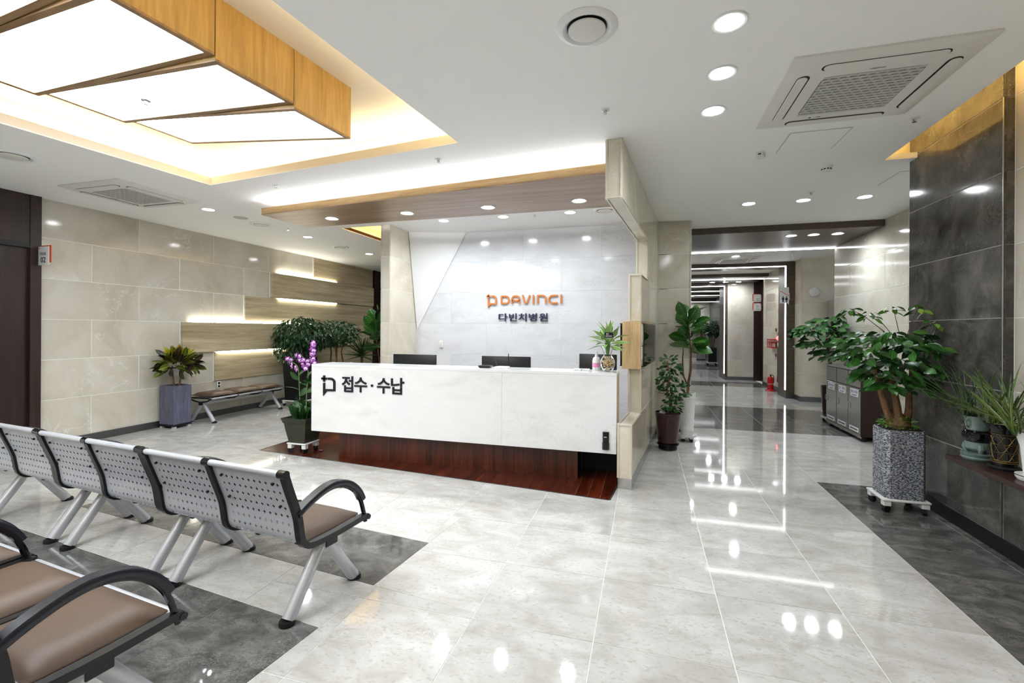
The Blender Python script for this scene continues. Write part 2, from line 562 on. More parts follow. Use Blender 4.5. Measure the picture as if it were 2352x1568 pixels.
for mt, mb in rest.items():
    o = mb.build('further_floor_tiles', M[mt], floor)
    o['kind'] = 'stuff'

# mahogany floor under the reception desk
wood_floor = struct(MB().prism(woodpoly, -0.03, -0.004).build('floor_reception', M['black_soft']))
for k in range(40):
    x0 = -4.68 + k * 0.113
    ya = 3.9 + (k * 37 % 7) * 0.13
    for j in range(-1, 4):
        p = clip(rect(x0, ya + j * 0.9, x0 + 0.113, ya + (j + 1) * 0.9), woodpoly)
        if p:
            c = cen(p)
            MB().prism([(a - c[0], b - c[1]) for a, b in inset(p, 0.0008)], -0.006, 0.001).build('plank', M['mahogany'], wood_floor, loc=(c[0], c[1], 0))
tr = MB()
for a, b in ((woodpoly[3], woodpoly[0]), (woodpoly[0], woodpoly[1]), (woodpoly[1], woodpoly[2])):
    a, b = Vector(a), Vector(b)
    d = (b - a).normalized(); nn = Vector((d.y, -d.x)) * 0.012
    tr.prism([tuple(a + nn), tuple(b + nn), tuple(b - nn * 0.2), tuple(a - nn * 0.2)], -0.006, 0.003)
struct(tr.build('trim_1', M['steel_dark']))

# ceiling ------------------------------------------------------------
cof1 = (-5.02, -3.2, -1.92, 3.42)              # in the turned grid
cof2 = rect(-4.575, 6.20, -3.86, 8.9)
slot = rect(2.085, -3.9, 2.6, 5.01)
ce = [rect(-7.15, -4.1, 6.5, 26.4)]
for c in (rectB(*cof1), cof2, slot):
    ce = [q for p in ce for q in subtract(p, c)]
mb = MB()
for p in ce: mb.prism(p, ZC, ZC + 0.012)
ceiling = struct(mb.build('ceiling', M['paint']))

def coffer(name, x0, y0, x1, y1, lip, out, top, mlip, mtop, mglow, rz=0.0, strip=0.02):
    e = MB()                                     # lip, cove walls and lid
    th = 0.012
    zl = ZC + 0.0125
    e.box(x0 - th, y0 - th, zl, x0, y1 + th, lip).box(x1, y0 - th, zl, x1 + th, y1 + th, lip)
    e.box(x0, y0 - th, zl, x1, y0, lip).box(x0, y1, zl, x1, y1 + th, lip)
    o = struct(e.build(name, mlip, rz=rz))
    e = MB()
    X0, Y0, X1, Y1 = x0 - out, y0 - out, x1 + out, y1 + out
    e.box(X0 - th, Y0 - th, ZC + 0.02, X0, Y1 + th, top).box(X1, Y0 - th, ZC + 0.02, X1 + th, Y1 + th, top)
    e.box(X0, Y0 - th, ZC + 0.02, X1, Y0, top).box(X0, Y1, ZC + 0.02, X1, Y1 + th, top)
    e.box(X0 - th, Y0 - th, top, X1 + th, Y1 + th, top + th)
    e.build('cove', mtop, o)
    g = MB()
    a, s = out * 0.55, strip
    z = ZC + 0.03
    g.box(x0 - a, y0 - a, z, x0 - a + s, y1 + a, z + s).box(x1 + a - s, y0 - a, z, x1 + a, y1 + a, z + s)
    g.box(x0 - a + s, y0 - a, z, x1 + a - s, y0 - a + s, z + s).box(x0 - a + s, y1 + a - s, z, x1 + a - s, y1 + a, z + s)
    g.build('light_strip', mglow, o)
    return o
M['cove_paint'] = plain('cove_paint', rgb(240, 232, 216), 0.6)
coffer('ceiling_coffer', *cof1, ZC + 0.085, 0.20, 3.35, M['cove_paint'], M['cove_paint'], M['cove'], BR)
coffer('ceiling_inner_coffer', -4.575, 6.20, -3.0, 8.9, ZC + 0.06, 0.16, 3.30, M['mahogany_v'], M['cove_paint'], M['slotglow'])
e = MB()                                          # slot above the dark stone column
e.box(2.073, -3.9, ZC + 0.0125, 2.085, 5.022, ZC + 0.05).box(2.085, 5.01, ZC + 0.0125, 2.6, 5.022, ZC + 0.05)
o = struct(e.build('ceiling_slot', M['paint']))
MB().box(1.95, -3.9, 3.36, 2.6, 5.2, 3.372).box(1.938, -3.9, ZC + 0.01, 1.95, 5.2, 3.372).box(1.95, 5.19, ZC + 0.01, 2.6, 5.2, 3.36).build('cove', M['cove_paint'], o)
MB().box(1.99, -3.8, ZC + 0.03, 2.01, 5.12, ZC + 0.05).build('light_strip', M['slotglow'], o)

# left wall ------------------------------------------------------------
XL = -7.062
wall_left = struct(MB().box(XL - 0.2, -4.1, -0.02, XL, 14.0, ZC + 0.01).build('wall_left', M['grout']))
wood_from = [None, 6.141, 5.552, 6.755, 7.362, 8.58]
Y0, Y1 = 3.79, 10.88
for i in range(6):
    end = wood_from[i] or Y1
    c = cuts(Y0, end, 4.35 if i % 2 == 0 else 4.945, 1.203)
    for a, b in zip(c[:-1], c[1:]):
        tile(wall_left, (XL, a, ROWS[i]), Y_, Z_, b - a, ROWS[i + 1] - ROWS[i], 0.012, M['cream'])
    if wood_from[i]:
        d = 0.03 if i % 2 else 0.062
        o = MB().box(XL, wood_from[i] + 0.012, ROWS[i] + 0.004, XL + d, Y1, ROWS[i + 1] - 0.004).build('wood_panel', M['ash'], wall_left, bevel=0.002, seg=1)
        MB().box(XL, wood_from[i] - 0.002, ROWS[i] + 0.002, XL + 0.016, wood_from[i] + 0.01, ROWS[i + 1]).build('edge_strip', M['paint_white'], wall_left)  # white strip stands in for light leaking at the panel end
for (a, b, z) in ((5.72, 8.6, ROWS[3] - 0.003), (6.2, 7.75, ROWS[2] - 0.006), (7.55, 9.35, ROWS[4] - 0.006), (7.55, 9.35, ROWS[5] - 0.003)):
    MB().box(XL + 0.036, a, z, XL + 0.05, b, z + 0.009).build('light_strip', M['walled'], wall_left)
# dark door leaves and frames on the left wall
door_1 = struct(MB().box(XL, 1.2, 2.49, XL + 0.05, 3.74, ZC).build('door_1', M['wenge']))
MB().box(XL, 3.68, 0.0, XL + 0.06, 3.785, ZC).build('door_jamb', M['wenge'], door_1)
MB().box(XL, 2.6, 0.0, XL + 0.012, 3.68, 2.49).build('door_leaf', M['wenge'], door_1)
MB().box(XL, 3.70, 2.44, XL + 0.055, 2.5, 2.5).build('door_head', M['black'], door_1)
MB().box(XL, 1.3, 0, XL + 0.012, 2.56, 2.49).build('door_leaf', M['wenge'], door_1)
door_2 = struct(MB().box(XL, 10.89, 2.3, XL + 0.05, 13.9, ZC).build('door_2', M['wenge']))
MB().box(XL, 10.89, 0, XL + 0.07, 11.05, ZC).build('door_jamb', M['wenge'], door_2)
MB().box(XL, 11.05, 0, XL + 0.015, 12.6, 2.3).build('door_leaf', M['wenge'], door_2)
MB().box(XL, 11.3, 0.9, XL + 0.02, 11.9, 2.1).build('door_pane', M['black_gloss'], door_2)
struct(MB().box(XL, 3.79, 0, XL + 0.018, 10.88, 0.098).build('baseboard_left', M['steel_dark']))
struct(MB().box(-7.1, 13.9, 0, -3.8, 14.0, ZC).build('wall_far_left', M['wenge']))
struct(MB().box(XL, -4.1, 0, 2.4, -4.0, ZC).build('wall_behind', M['cream']))

# white marble wall behind the reception, stone end column, folded corner panel
wall_back = struct(MB().box(-3.85, 7.012, 0, 0.3, 7.2, ZC).build('wall_back', M['grout_white']))
for i in range(6):
    c = cuts(-3.68, 0.16, -3.68 + (0.62 if i % 2 else 0.02), 1.21)
    for a, b in zip(c[:-1], c[1:]):
        tile(wall_back, (a, 7.012, ROWS[i]), X_, Z_, b - a, ROWS[i + 1] - ROWS[i], 0.012, M['white_wall'], 0.0025)
tp = [(-3.679, 6.999, 1.49), (-2.805, 6.999, ZC), (-3.679, 6.70, ZC)]
o = MB().add(tp + [(-3.679, 6.999, 1.52), (-2.85, 6.999, ZC + 0.005), (-3.679, 6.74, ZC + 0.005)], [(0, 1, 2), (5, 4, 3), (0, 3, 4, 1), (1, 4, 5, 2), (2, 5, 3, 0)]).build('corner_panel', M['paint_white'], wall_back)
wall_end = struct(MB().box(-3.838, 6.162, 0, -3.692, 7.2, ZC).build('wall_end_column', M['grout']))
clad(wall_end, (-3.85, 6.162, 0), X_, 0.17, ROWS, M['cream'], step=9, offs=(9, 9))
clad(wall_end, (-3.692, 6.15, 0), Y_, 0.86, ROWS, M['cream_light'], step=9, offs=(9, 9))
clad(wall_end, (-3.838, 7.2, 0), -Y_, 1.05, ROWS, M['cream'], step=9, offs=(9, 9))

# stepped marble partition beside the desk (turned grid)
PX0, PX1 = -0.765, -0.62
core = MB()
T = 0.012
core.box(PX0 + T, 4.44 + T, 0.1, PX1 - T, 6.97, 0.62 - T).box(PX0 + T, 5.10 + T, 0.6, PX1 - T, 6.97, 1.09).box(PX0 + T, 5.10 + T, 1.60, PX1 - T, 6.97, 2.112 - T)
core.box(PX0 + T, 6.37, 1.05, PX1 - T, 6.97, 1.7)
core.box(PX0 + T, 5.70 + T, 2.05, PX1 - T, 6.97, 2.6).box(PX0 + T, 3.812 + T, 2.575 + T, PX1 - T, 6.97, ZC)
wall_part = struct(core.build('wall_partition', M['grout'], rz=BR))
def pface(y, z0, z1):
    tile(wall_part, (PX0, y + T, z0), X_, Z_, PX1 - PX0, z1 - z0, T, M['cream_light'], 0.003)
def pside(y0, y1, z0, z1, first=None):
    for a, b in zip(*(lambda c: (c[:-1], c[1:]))(cuts(y0, y1, first or y1, 1.21))):
        tile(wall_part, (PX1 - T, a, z0), Y_, Z_, b - a, z1 - z0, T, M['cream_light'], 0.004)
        tile(wall_part, (PX0 + T, b, z0), -Y_, Z_, b - a, z1 - z0, T, M['cream_light'], 0.004)
def ptop(y0, y1, z, up=True):
    if up: tile(wall_part, (PX0, y0, z - T), X_, Y_, PX1 - PX0, y1 - y0, T, M['cream_light'], 0.003)
    else: tile(wall_part, (PX0, y1, z + T), X_, -Y_, PX1 - PX0, y1 - y0, T, M['cream_light'], 0.003)
pface(4.44, 0.1, 0.62); pside(4.44, 6.96, 0.1, 0.62, 5.65); ptop(4.44, 5.10, 0.62)
pface(5.10, 0.62, 1.09); pside(5.10, 6.96, 0.62, 1.10, 6.2); pface(5.10, 1.60, 2.112); pside(6.37, 6.96, 1.10, 1.60); pside(5.10, 6.96, 1.60, 2.112, 5.95)
ptop(5.10, 5.70, 2.112); pface(5.70, 2.112, 2.575); pside(5.70, 6.96, 2.112, 2.575, 6.4)
pface(3.812, 2.575, ZC); pside(3.812, 6.96, 2.575, ZC, 5.3); ptop(3.812, 5.70, 2.575, False)
struct(MB().box(PX0 + 0.01, 4.452, 0, PX1 - 0.006, 6.96, 0.1).build('baseboard_partition', M['steel'], rz=BR))

# pillar at the mouth of the corridor
wall_pillar = struct(MB().box(0.18, 7.012, 0, 0.608, 7.6, ZC).build('wall_pillar', M['grout']))
clad(wall_pillar, (0.165, 7.012, 0), X_, 0.455, ROWS, M['cream'], step=9, offs=(9, 9))
clad(wall_pillar, (0.608, 7.0, 0), Y_, 0.61, ROWS, M['cream'], step=9, offs=(9, 9))
struct(MB().box(0.17, 6.99, 0, 0.625, 7.0, 0.1).box(0.615, 7.0, 0, 0.625, 7.6, 0.1).build('baseboard_pillar', M['steel_dark']))

# right wall: light stone, dark column, floating shelf comes later
wall_right = struct(MB().box(2.397, -4.1, 0, 2.6, 3.96, 3.4).build('wall_right', M['grout']))
RR = ROWS[:6] + [3.10, 3.4]
clad(wall_right, (2.397, 3.95, 0), -Y_, 4.8, RR, M['cream'], ph=0.0)
wall_col = struct(MB().box(2.342, 3.962, 0, 3.18, 5.14, 3.4).build('wall_dark_column', M['grout_dark']))
clad(wall_col, (2.342, 5.14, 0), -Y_, 1.19, RR, M['grey'], step=9, offs=(9, 9), gap=0.006)
clad(wall_col, (2.33, 3.962, 0), X_, 0.07, RR, M['grey'], step=9, offs=(9, 9), gap=0.003)
low = MB().box(2.342, -4.1, 0.0, 2.40, 3.96, 0.60)
wall_low = struct(low.build('wall_low_right', M['grout_dark']))
clad(wall_low, (2.342, 3.95, 0), -Y_, 4.8, [0.1, 0.60], M['grey'], step=1.2, offs=(0.0, 0.0), gap=0.004)
struct(MB().box(2.318, -4.0, 0, 2.342, 5.14, 0.1).build('baseboard_right', M['black']))
struct(MB().box(2.326, 3.946, 0.6, 2.331, 3.951, 3.1).build('trim_2', M['steel']))

# corridor ------------------------------------------------------------
wall_cr = struct(MB().box(3.202, 5.14, 0, 3.6, 9.44, ZC).build('wall_corridor_right', M['grout']))
clad(wall_cr, (3.202, 9.45, 0), -Y_, 4.3, ROWS, M['cream'], offs=(0.6, 1.2))
clad(wall_cr, (3.6, 9.44, 0), -X_, 0.4, ROWS, M['cream'], step=9, offs=(9, 9))
wall_rec = struct(MB().box(3.202, 11.272, 0, 6.4, 12.3, ZC).build('wall_recess', M['grout']))
clad(wall_rec, (3.19, 11.272, 0), X_, 2.0, ROWS, M['cream_light'], step=1.2)
clad(wall_rec, (3.202, 11.70, 0), -Y_, 0.44, ROWS, M['cream_light'], step=9, offs=(9, 9))
struct(MB().box(5.9, 9.4, 0, 6.0, 11.3, ZC).build('wall_recess_end', M['cream']))
wall_c2 = struct(MB().box(3.172, 12.3, 0, 3.5, 14.45, ZC).build('wall_corridor_second', M['grout']))
clad(wall_c2, (3.172, 14.45, 0), -Y_, 2.15, ROWS, M['cream_light'], step=1.2, offs=(0.5, 0.5))
wall_c3 = struct(MB().box(2.432, 15.57, 0, 3.14, 16.0, ZC).build('wall_corridor_face', M['grout']))
clad(wall_c3, (2.42, 15.57, 0), X_, 0.73, ROWS, M['cream'], step=9, offs=(9, 9))
door_3 = struct(MB().box(3.14, 15.5, 2.2, 3.9, 15.6, ZC).build('door_3', M['wenge']))
MB().box(3.15, 15.52, 0, 3.34, 15.56, 2.2).build('door_leaf', M['wenge'], door_3)
MB().box(3.34, 14.46, 0, 3.42, 15.55, ZC).build('door_jamb', M['wenge'], door_3)
wall_c4 = struct(MB().box(3.17, 16.7, 0, 3.5, 25.9, ZC).build('wall_corridor_far', M['steel_dark']))
for z in ROWS[1:6]:
    MB().box(3.164, 16.7, z - 0.004, 3.172, 25.9, z + 0.004).build('joint', M['black'], wall_c4)
wall_ce = struct(MB().box(0.4, 25.9, 0, 3.2, 26.1, ZC).build('wall_corridor_end', M['grout']))
clad(wall_ce, (0.5, 25.9, 0), X_, 2.68, ROWS, M['cream'], step=1.2)
struct(MB().box(0.4, 9.4, 0, 0.6, 26.0, ZC).build('wall_corridor_left', M['cream']))
struct(MB().box(3.17, 5.15, 0, 3.19, 9.46, 0.1).box(3.18, 11.25, 0, 6.0, 11.262, 0.1).box(3.18, 11.262, 0, 3.19, 11.7, 0.1)
       .box(3.15, 12.3, 0, 3.16, 14.45, 0.1).box(2.41, 15.55, 0, 3.34, 15.558, 0.1).build('baseboard_corridor', M['steel_dark']))

def portal(n, y0, y1, xl, xr, zb, postw, led_y, led_side=None, side_led=True):
    """brown veneer gate across the corridor: beam and posts with an led line"""
    o = struct(MB().box(xl, y0, zb, xr, y1, ZC).build('trim_%d' % n, M['brown'], bevel=0.003, seg=1))
    if postw:
        MB().box(xr - postw, y0, 0.0, xr, y1, zb).build('post', M['brown'], o, bevel=0.003, seg=1)
        MB().box(xr - postw - 0.006, y0 - 0.006, 0.0, xr, y1, 0.1).build('post_base', M['steel_dark'], o)
    MB().box(xl, y0, 0.0, xl + 0.05, y1, zb).build('post', M['brown'], o, bevel=0.003, seg=1)
    MB().box(xl + 0.05, led_y, zb - 0.014, xr - (postw or 0.0), led_y + 0.035, zb + 0.004).build('light_line', M['led'], o)
    if postw and side_led:
        MB().box(xr - postw - 0.014, led_y, 0.18, xr - postw + 0.004, led_y + 0.035, zb).build('light_line', M['led'], o)
    return o
portal(3, 7.63, 9.42, 0.62, 3.19, 2.975, 0, 9.37)
portal(4, 11.70, 12.35, 0.62, 3.19, 2.975, 0.16, 11.74)
portal(5, 13.87, 15.56, 0.62, 3.19, 2.975, 0, 14.4)
portal(6, 15.58, 16.7, 0.62, 2.44, 2.90, 0.09, 15.66)
portal(7, 18.4, 18.9, 0.62, 3.17, 2.975, 0, 18.45)
portal(8, 20.6, 21.1, 0.62, 3.17, 2.975, 0, 20.65)
portal(9, 23.8, 24.3, 0.62, 3.17, 2.90, 0, 23.85)

# ---------------------------------------------------------------- reception canopy
cbk = 5.352
cyb = (cbk - SB * -0.765) / CB
canpoly = [(-4.562, 4.625), tuple(A(-0.766, 4.115)[:2]), tuple(A(-0.766, cyb)[:2]), (-4.517, cbk)]
canopy = thing('reception_canopy', 'long walnut veneer canopy hanging under the ceiling above the reception desk', 'canopy', (-2.4, 4.9, 2.9))
o = MB().prism([(a + 2.4, b - 4.9) for a, b in canpoly], 0, 0.012).build('soffit', M['canopy'], canopy)
mb = MB()
for k in range(4):
    a, b = Vector(canpoly[k]), Vector(canpoly[(k + 1) % 4])
    d = (b - a).normalized(); nn = Vector((-d.y, d.x)) * 0.018
    q = [a, b, b + nn, a + nn]
    MB().prism([(p.x + 2.4, p.y - 4.9) for p in q], 0.0125, 0.083).build('fascia', M['canopy_edge'], canopy)
for px in (-4.0, -2.9, -1.8, -0.7):
    MB().cyl((px + 2.4, 0.1, 0.012), (px + 2.4, 0.1, ZC - 2.9), 0.008, n=8).build('hanger', M['steel'], canopy)
a, b = Vector(canpoly[0]), Vector(canpoly[1])
d = (b - a).normalized(); nn = Vector((-d.y, d.x))
q = [a + nn * 0.03 + d * 0.05, b + nn * 0.03 - d * 0.02, b + nn * 0.055 - d * 0.02, a + nn * 0.055 + d * 0.05]
MB().prism([(p.x + 2.4, p.y - 4.9) for p in q], 0.065, 0.092).build('light_strip', M['canopyglow'], canopy)

# ---------------------------------------------------------------- suspended light box of slanted panels
box = thing('ceiling_light_box', 'large oak light box with slanted luminous white panels inside the ceiling coffer', 'ceiling light', (0, 0, 0), BR)
LX0, LX1, LTOP = -4.36, -2.518, 3.35
for k in range(8):
    yb, ya = 2.807 - 0.535 * k - 0.003, 2.807 - 0.535 * (k + 1) + 0.003
    j = k if k < 4 else 7 - k
    zr, zl = 2.957 + 0.0285 * j, 3.195 - 0.030 * j
    zf = lambda x, o=0.0: zl + (zr - zl) * (x - LX0) / (LX1 - LX0) + o
    h = 0.014
    MB().hexa([(LX0, ya, zl + h), (LX1, ya, zr + h), (LX1, yb, zr + h), (LX0, yb, zl + h)],
              [(LX0, ya, LTOP), (LX1, ya, LTOP), (LX1, yb, LTOP), (LX0, yb, LTOP)]).build('box_body', M['oak'], box)
    w = 0.035
    def bar(x0, y0, x1, y1, o0=0.0, o1=0.0):
        return MB().hexa([(x0, y0, zf(x0, o0)), (x1, y0, zf(x1, o0)), (x1, y1, zf(x1, o0)), (x0, y1, zf(x0, o0))],
                         [(x0, y0, zf(x0, h + o1)), (x1, y0, zf(x1, h + o1)), (x1, y1, zf(x1, h + o1)), (x0, y1, zf(x0, h + o1))])
    for q in ((LX0, ya, LX1, ya + w), (LX0, yb - w, LX1, yb), (LX0, ya + w, LX0 + w, yb - w), (LX1 - w, ya + w, LX1, yb - w)):
        bar(*q).build('panel_frame', M['oak_frame'], box)
    bar(LX0 + w, ya + w, LX1 - w, yb - w, 0.005, 0.0).build('luminous_panel', M['panel'], box)
    if k == 1:
        xs, ys = -3.62, (ya + yb) / 2
        MB().lathe([(0.03, zf(xs, -0.004)), (0.03, zf(xs, 0.005))], 16, (xs, ys)).lathe([(0.011, zf(xs, -0.03)), (0.012, zf(xs, -0.002))], 10, (xs, ys)).build('sprinkler_head', M['chrome'], box)

# ---------------------------------------------------------------- downlights
def make_down():
    r = thing('ceiling_downlight', 'x', 'downlight', (0, 0, 0), 0, 'recessed ceiling downlights')
    MB().lathe([(0.066, -0.001), (0.083, -0.001), (0.088, -0.005), (0.082, -0.008), (0.070, -0.006), (0.066, -0.001)], 28, cap=False).build('trim_ring', M['white_plastic'], r, smooth=True)
    MB().lathe([(0.067, -0.0045), (0.067, -0.0005)], 24).build('lamp_face', M['lamp'], r)
    return r
dproto = make_down()
dused = [False]
def down(x, y, z, label, e=1.0, light=True):
    o = dproto if not dused[0] else copy_tree(dproto)
    dused[0] = True
    o.location = (x, y, z)
    o['label'] = label
    if light:
        lampd('AREA', 'downlight_beam', o, (0, 0, -0.012), E_DOWN * e, (0.84, 0.925, 1.0), 0.13, spread=R(160))
    return o
for (x, y), s in zip(((0.40, 2.563), (0.436, 3.057), (0.453, 3.566)), ('nearest the camera', 'in the middle', 'farthest from the camera')):
    down(x, y, ZC, 'downlight %s in the row of three by the large air conditioner' % s)
for (x, y), s in zip(((1.209, 6.28), (1.80, 6.28), (2.435, 6.30)), ('left', 'middle', 'right')):
    down(x, y, ZC, '%s downlight of three on the white ceiling before the corridor' % s, 0.55)
for x, s in zip((2.143, 2.445, 2.762), ('left', 'middle', 'right')):
    down(x, 8.04, 2.975, '%s downlight of three in the first brown corridor gate soffit' % s, 0.8)
for x, s in zip((-3.83, -2.769, -1.74, -0.699), ('first', 'second', 'third', 'fourth')):
    down(x, 5.0, 2.9, '%s downlight from the left in the walnut canopy over the desk' % s, 0.9)
for x, s in zip((-2.805, -1.906, -0.976), ('left', 'middle', 'right')):
    down(x, 6.13, ZC, '%s downlight of three on the ceiling before the white logo wall' % s, 2.2 if s == 'left' else 1.15)
for y, s in zip((4.759, 6.631, 8.457), ('nearest', 'middle', 'farthest')):
    down(-5.56, y, ZC, '%s of three downlights along the beige marble wall on the left' % s)
for x, s in ((1.139, 'left'), (2.158, 'right')):
    down(x, 12.95, ZC, '%s downlight on the corridor ceiling behind the second brown gate' % s, 0.9)
for x, s in ((1.93, 'left'), (2.3, 'middle'), (2.66, 'right')):
    down(x, 15.2, 2.975, '%s of three downlights in the soffit before the marble corridor face' % s, 0.6)
down(2.15, 17.6, ZC, 'single downlight on the ceiling behind the third led gate', 1.6)
down(2.25, 25.1, ZC, 'last small downlight at the far end of the corridor', 2.0)
down(2.0, 19.8, ZC, 'fill downlight added between the far brown gates of the corridor', 2.0)  # this and the next lamp are added to brighten the far corridor
down(2.0, 22.4, ZC, 'fill downlight added before the last brown gate of the corridor', 2.0)
for x, y, n in ((-0.3, 0.2, 'right'), (-1.4, -1.9, 'left'), (0.9, -1.9, 'far right')):  # unseen lamps added as fill light from behind the camera
    down(x, y, ZC, '%s fill downlight added on the ceiling above and behind the viewer' % n)
down(-5.56, 0.8, ZC, 'downlight over the dark door at the far left')
down(-5.56, 10.6, ZC, 'downlight over the dark door beyond the wood panels')
down(1.8, 10.6, ZC, 'downlight on the ceiling between the first and second gates', 1.3)

# ---------------------------------------------------------------- air conditioner cassettes
def aircon(label, cx, cy, rz, s=0.97, flip=1):
    r = thing('ceiling_air_conditioner', label, 'air conditioner', (cx, cy, ZC), rz, 'ceiling air conditioners')
    h = s / 2
    # outer plate: flat rim, then a shallow raised pan
    pan = MB()
    def rr(a, rad, z, n=6):
        p = []
        for (sx, sy, a0) in ((1, 1, 0), (-1, 1, 90), (-1, -1, 180), (1, -1, 270)):
            for i in range(n + 1):
                t = R(a0 + 90 * i / n)
                p.append((sx * (a - rad) + rad * math.cos(t), sy * (a - rad) + rad * math.sin(t), z))
        return p
    rings = [rr(h, 0.012, 0.0), rr(h, 0.012, -0.012), rr(h - 0.035, 0.16, -0.03), rr(h - 0.05, 0.15, -0.034), rr(0.265, 0.05, -0.034), rr(0.262, 0.05, -0.012)]
    n = len(rings[0])
    v = [p for q in rings for p in q]
    f = [(k * n + i, k * n + (i + 1) % n, (k + 1) * n + (i + 1) % n, (k + 1) * n + i) for k in range(len(rings) - 1) for i in range(n)]
    f.append(tuple(range(n)))
    f.append(tuple((len(rings) - 1) * n + i for i in range(n)))
    pan.add(v, f).build('panel', M['offwhite'], r, smooth=True, ang=25)
    MB().box(-0.258, -0.258, -0.0135, 0.258, 0.258, -0.0125).build('grille_recess', M['slot'], r)
    g = MB()
    for i in range(15):
        y = -0.252 + i * 0.036
        g.box(-0.26, y - 0.010, -0.036, 0.26, y + 0.010, -0.018)
        for k in range(11):
            x = -0.25 + k * 0.05 + (0.025 if i % 2 else 0)
            if i < 14 and x < 0.255: g.box(x - 0.008, y + 0.010, -0.034, x + 0.008, y + 0.026, -0.018)
    g.build('grille', M['vent_grey'], r)
    for k in range(4):
        a = R(90 * k)
        c, sn = math.cos(a), math.sin(a)
        d = h - 0.105
        def st(w, t, z0, z1, y):
            p = []
            for (sx, a0) in ((1, -90), (-1, 90)):
                for i in range(7):
                    tt = R(a0 + 180 * i / 6)
                    p.append((sx * w + t * math.cos(tt), y + t * math.sin(tt)))
            return MB().prism([(c * x - sn * yy, sn * x + c * yy) for x, yy in p], z0, z1)
        st(0.275, 0.036, -0.0348, -0.033, d).build('air_slot', M['slot'], r)
        st(0.272, 0.029, -0.042, -0.0345, d + 0.004).build('louver', M['offwhite'], r, bevel=0.002, seg=1)
    text('brand_print', 'WHISEN', 0.022, M['grey_ink'], r, Matrix.Translation((0.0, 0.30, -0.0345)) @ Matrix.Rotation(PI, 4, 'Y') @ Matrix.Rotation(PI, 4, 'Z'), 0.0006)
    MB().box(0.16, -0.32, -0.0352, 0.175, -0.305, -0.0345).box(0.10, -0.316, -0.0352, 0.13, -0.309, -0.0345).build('indicator', M['black'], r)['kind'] = 'stuff'
    return r
aircon('large square ceiling air conditioner with grille at the upper right', 1.29, 3.475, PI, 0.965)
aircon('ceiling air conditioner over the beige marble wall on the left', -5.79, 3.98, R(90), 0.93)
aircon('small looking air conditioner on the corridor ceiling behind the first gate', 1.86, 11.1, PI, 0.9)

def vent(label, x, y, rr=0.16):
    r = thing('round_air_diffuser', label, 'air vent', (x, y, ZC), 0, 'round ceiling air diffusers')
    k = rr / 0.16
    MB().lathe([(0.102 * k, 0.0), (0.16 * k, 0.0), (0.16 * k, -0.004), (0.15 * k, -0.014), (0.128 * k, -0.018), (0.112 * k, -0.010), (0.104 * k, 0.0)], 36, cap=False).build('outer_ring', M['white_plastic'], r, smooth=True)
    MB().lathe([(0.103 * k, -0.001), (0.103 * k, -0.0005)], 28).build('throat', M['slot'], r)
    MB().lathe([(0.02, -0.001), (0.088 * k, -0.008), (0.098 * k, -0.014), (0.096 * k, -0.020), (0.07 * k, -0.026), (0.001, -0.028)], 32).build('disc', M['offwhite'], r, smooth=True)
vent('large round white air diffuser at the top of the picture', -0.302, 2.412, 0.158)
vent('round air diffuser at the left edge before the air conditioner', -5.56, 2.79, 0.17)
vent('round air diffuser between two downlights along the left wall', -5.56, 5.63, 0.15)
vent('farther round air diffuser near the ash wood panels', -5.62, 7.607, 0.15)
vent('round air diffuser beside the marble partition before the logo wall', -0.52, 6.12, 0.15)

def sprinkler(label, x, y):
    r = thing('fire_sprinkler', label, 'sprinkler', (x, y, ZC), 0, 'ceiling sprinklers')
    MB().lathe([(0.012, -0.006), (0.034, -0.001), (0.034, 0.0)], 20).build('flange', M['white_plastic'], r, smooth=True)
    MB().lathe([(0.007, -0.022), (0.009, -0.006)], 10).lathe([(0.014, -0.030), (0.014, -0.027)], 12).box(-0.012, -0.002, -0.028, -0.009, 0.002, -0.006).box(0.009, -0.002, -0.028, 0.012, 0.002, -0.006).build('head', M['chrome'], r)
sprinkler('small sprinkler on the white ceiling above the marble partition', -0.286, 3.348)
sprinkler('small sprinkler beside the large air conditioner near the amber slot', 1.885, 4.081)
sprinkler('small sprinkler just behind the three downlights before the corridor', 1.781, 5.944)
sprinkler('small sprinkler between the coffer and the canopy, the right one', -1.849, 3.917)
sprinkler('small sprinkler between the coffer and the canopy, the left one', -3.91, 4.162)
sprinkler('tiny sprinkler near the left wall beside a round diffuser', -5.4, 6.0)
sprinkler('tiny sprinkler on the ceiling before the white logo wall', -1.464, 6.144)

r = thing('smoke_detector', 'white smoke detector with dark slits on the ceiling before the corridor', 'smoke detector', (1.641, 5.056, ZC))
MB().lathe([(0.055, 0.0), (0.055, -0.012), (0.05, -0.018), (0.042, -0.02), (0.042, -0.042), (0.03, -0.05), (0.001, -0.05)], 28).build('housing', M['white_plastic'], r, smooth=True)
for k in range(10):
    a = 2 * PI * k / 10
    MB().box(-0.008, 0.0405, -0.036, 0.008, 0.0435, -0.026).build('slit', M['slot'], r, rz=a)
r = thing('motion_sensor', 'small white box sensor on the ceiling right of the partition', 'sensor', (0.968, 4.545, ZC), R(-20))
MB().box(-0.03, -0.055, -0.03, 0.03, 0.055, 0.0).build('housing', M['white_plastic'], r, bevel=0.006)
MB().box(-0.012, -0.058, -0.024, 0.012, -0.054, -0.014).build('lens', M['slot'], r)
r = thing('ceiling_speaker', 'flat round grey speaker cover on the ceiling by the left wall', 'speaker', (-5.535, 5.244, ZC))
MB().lathe([(0.085, -0.006), (0.092, -0.003), (0.092, 0.0)], 28).build('cover', M['vent_grey'], r)
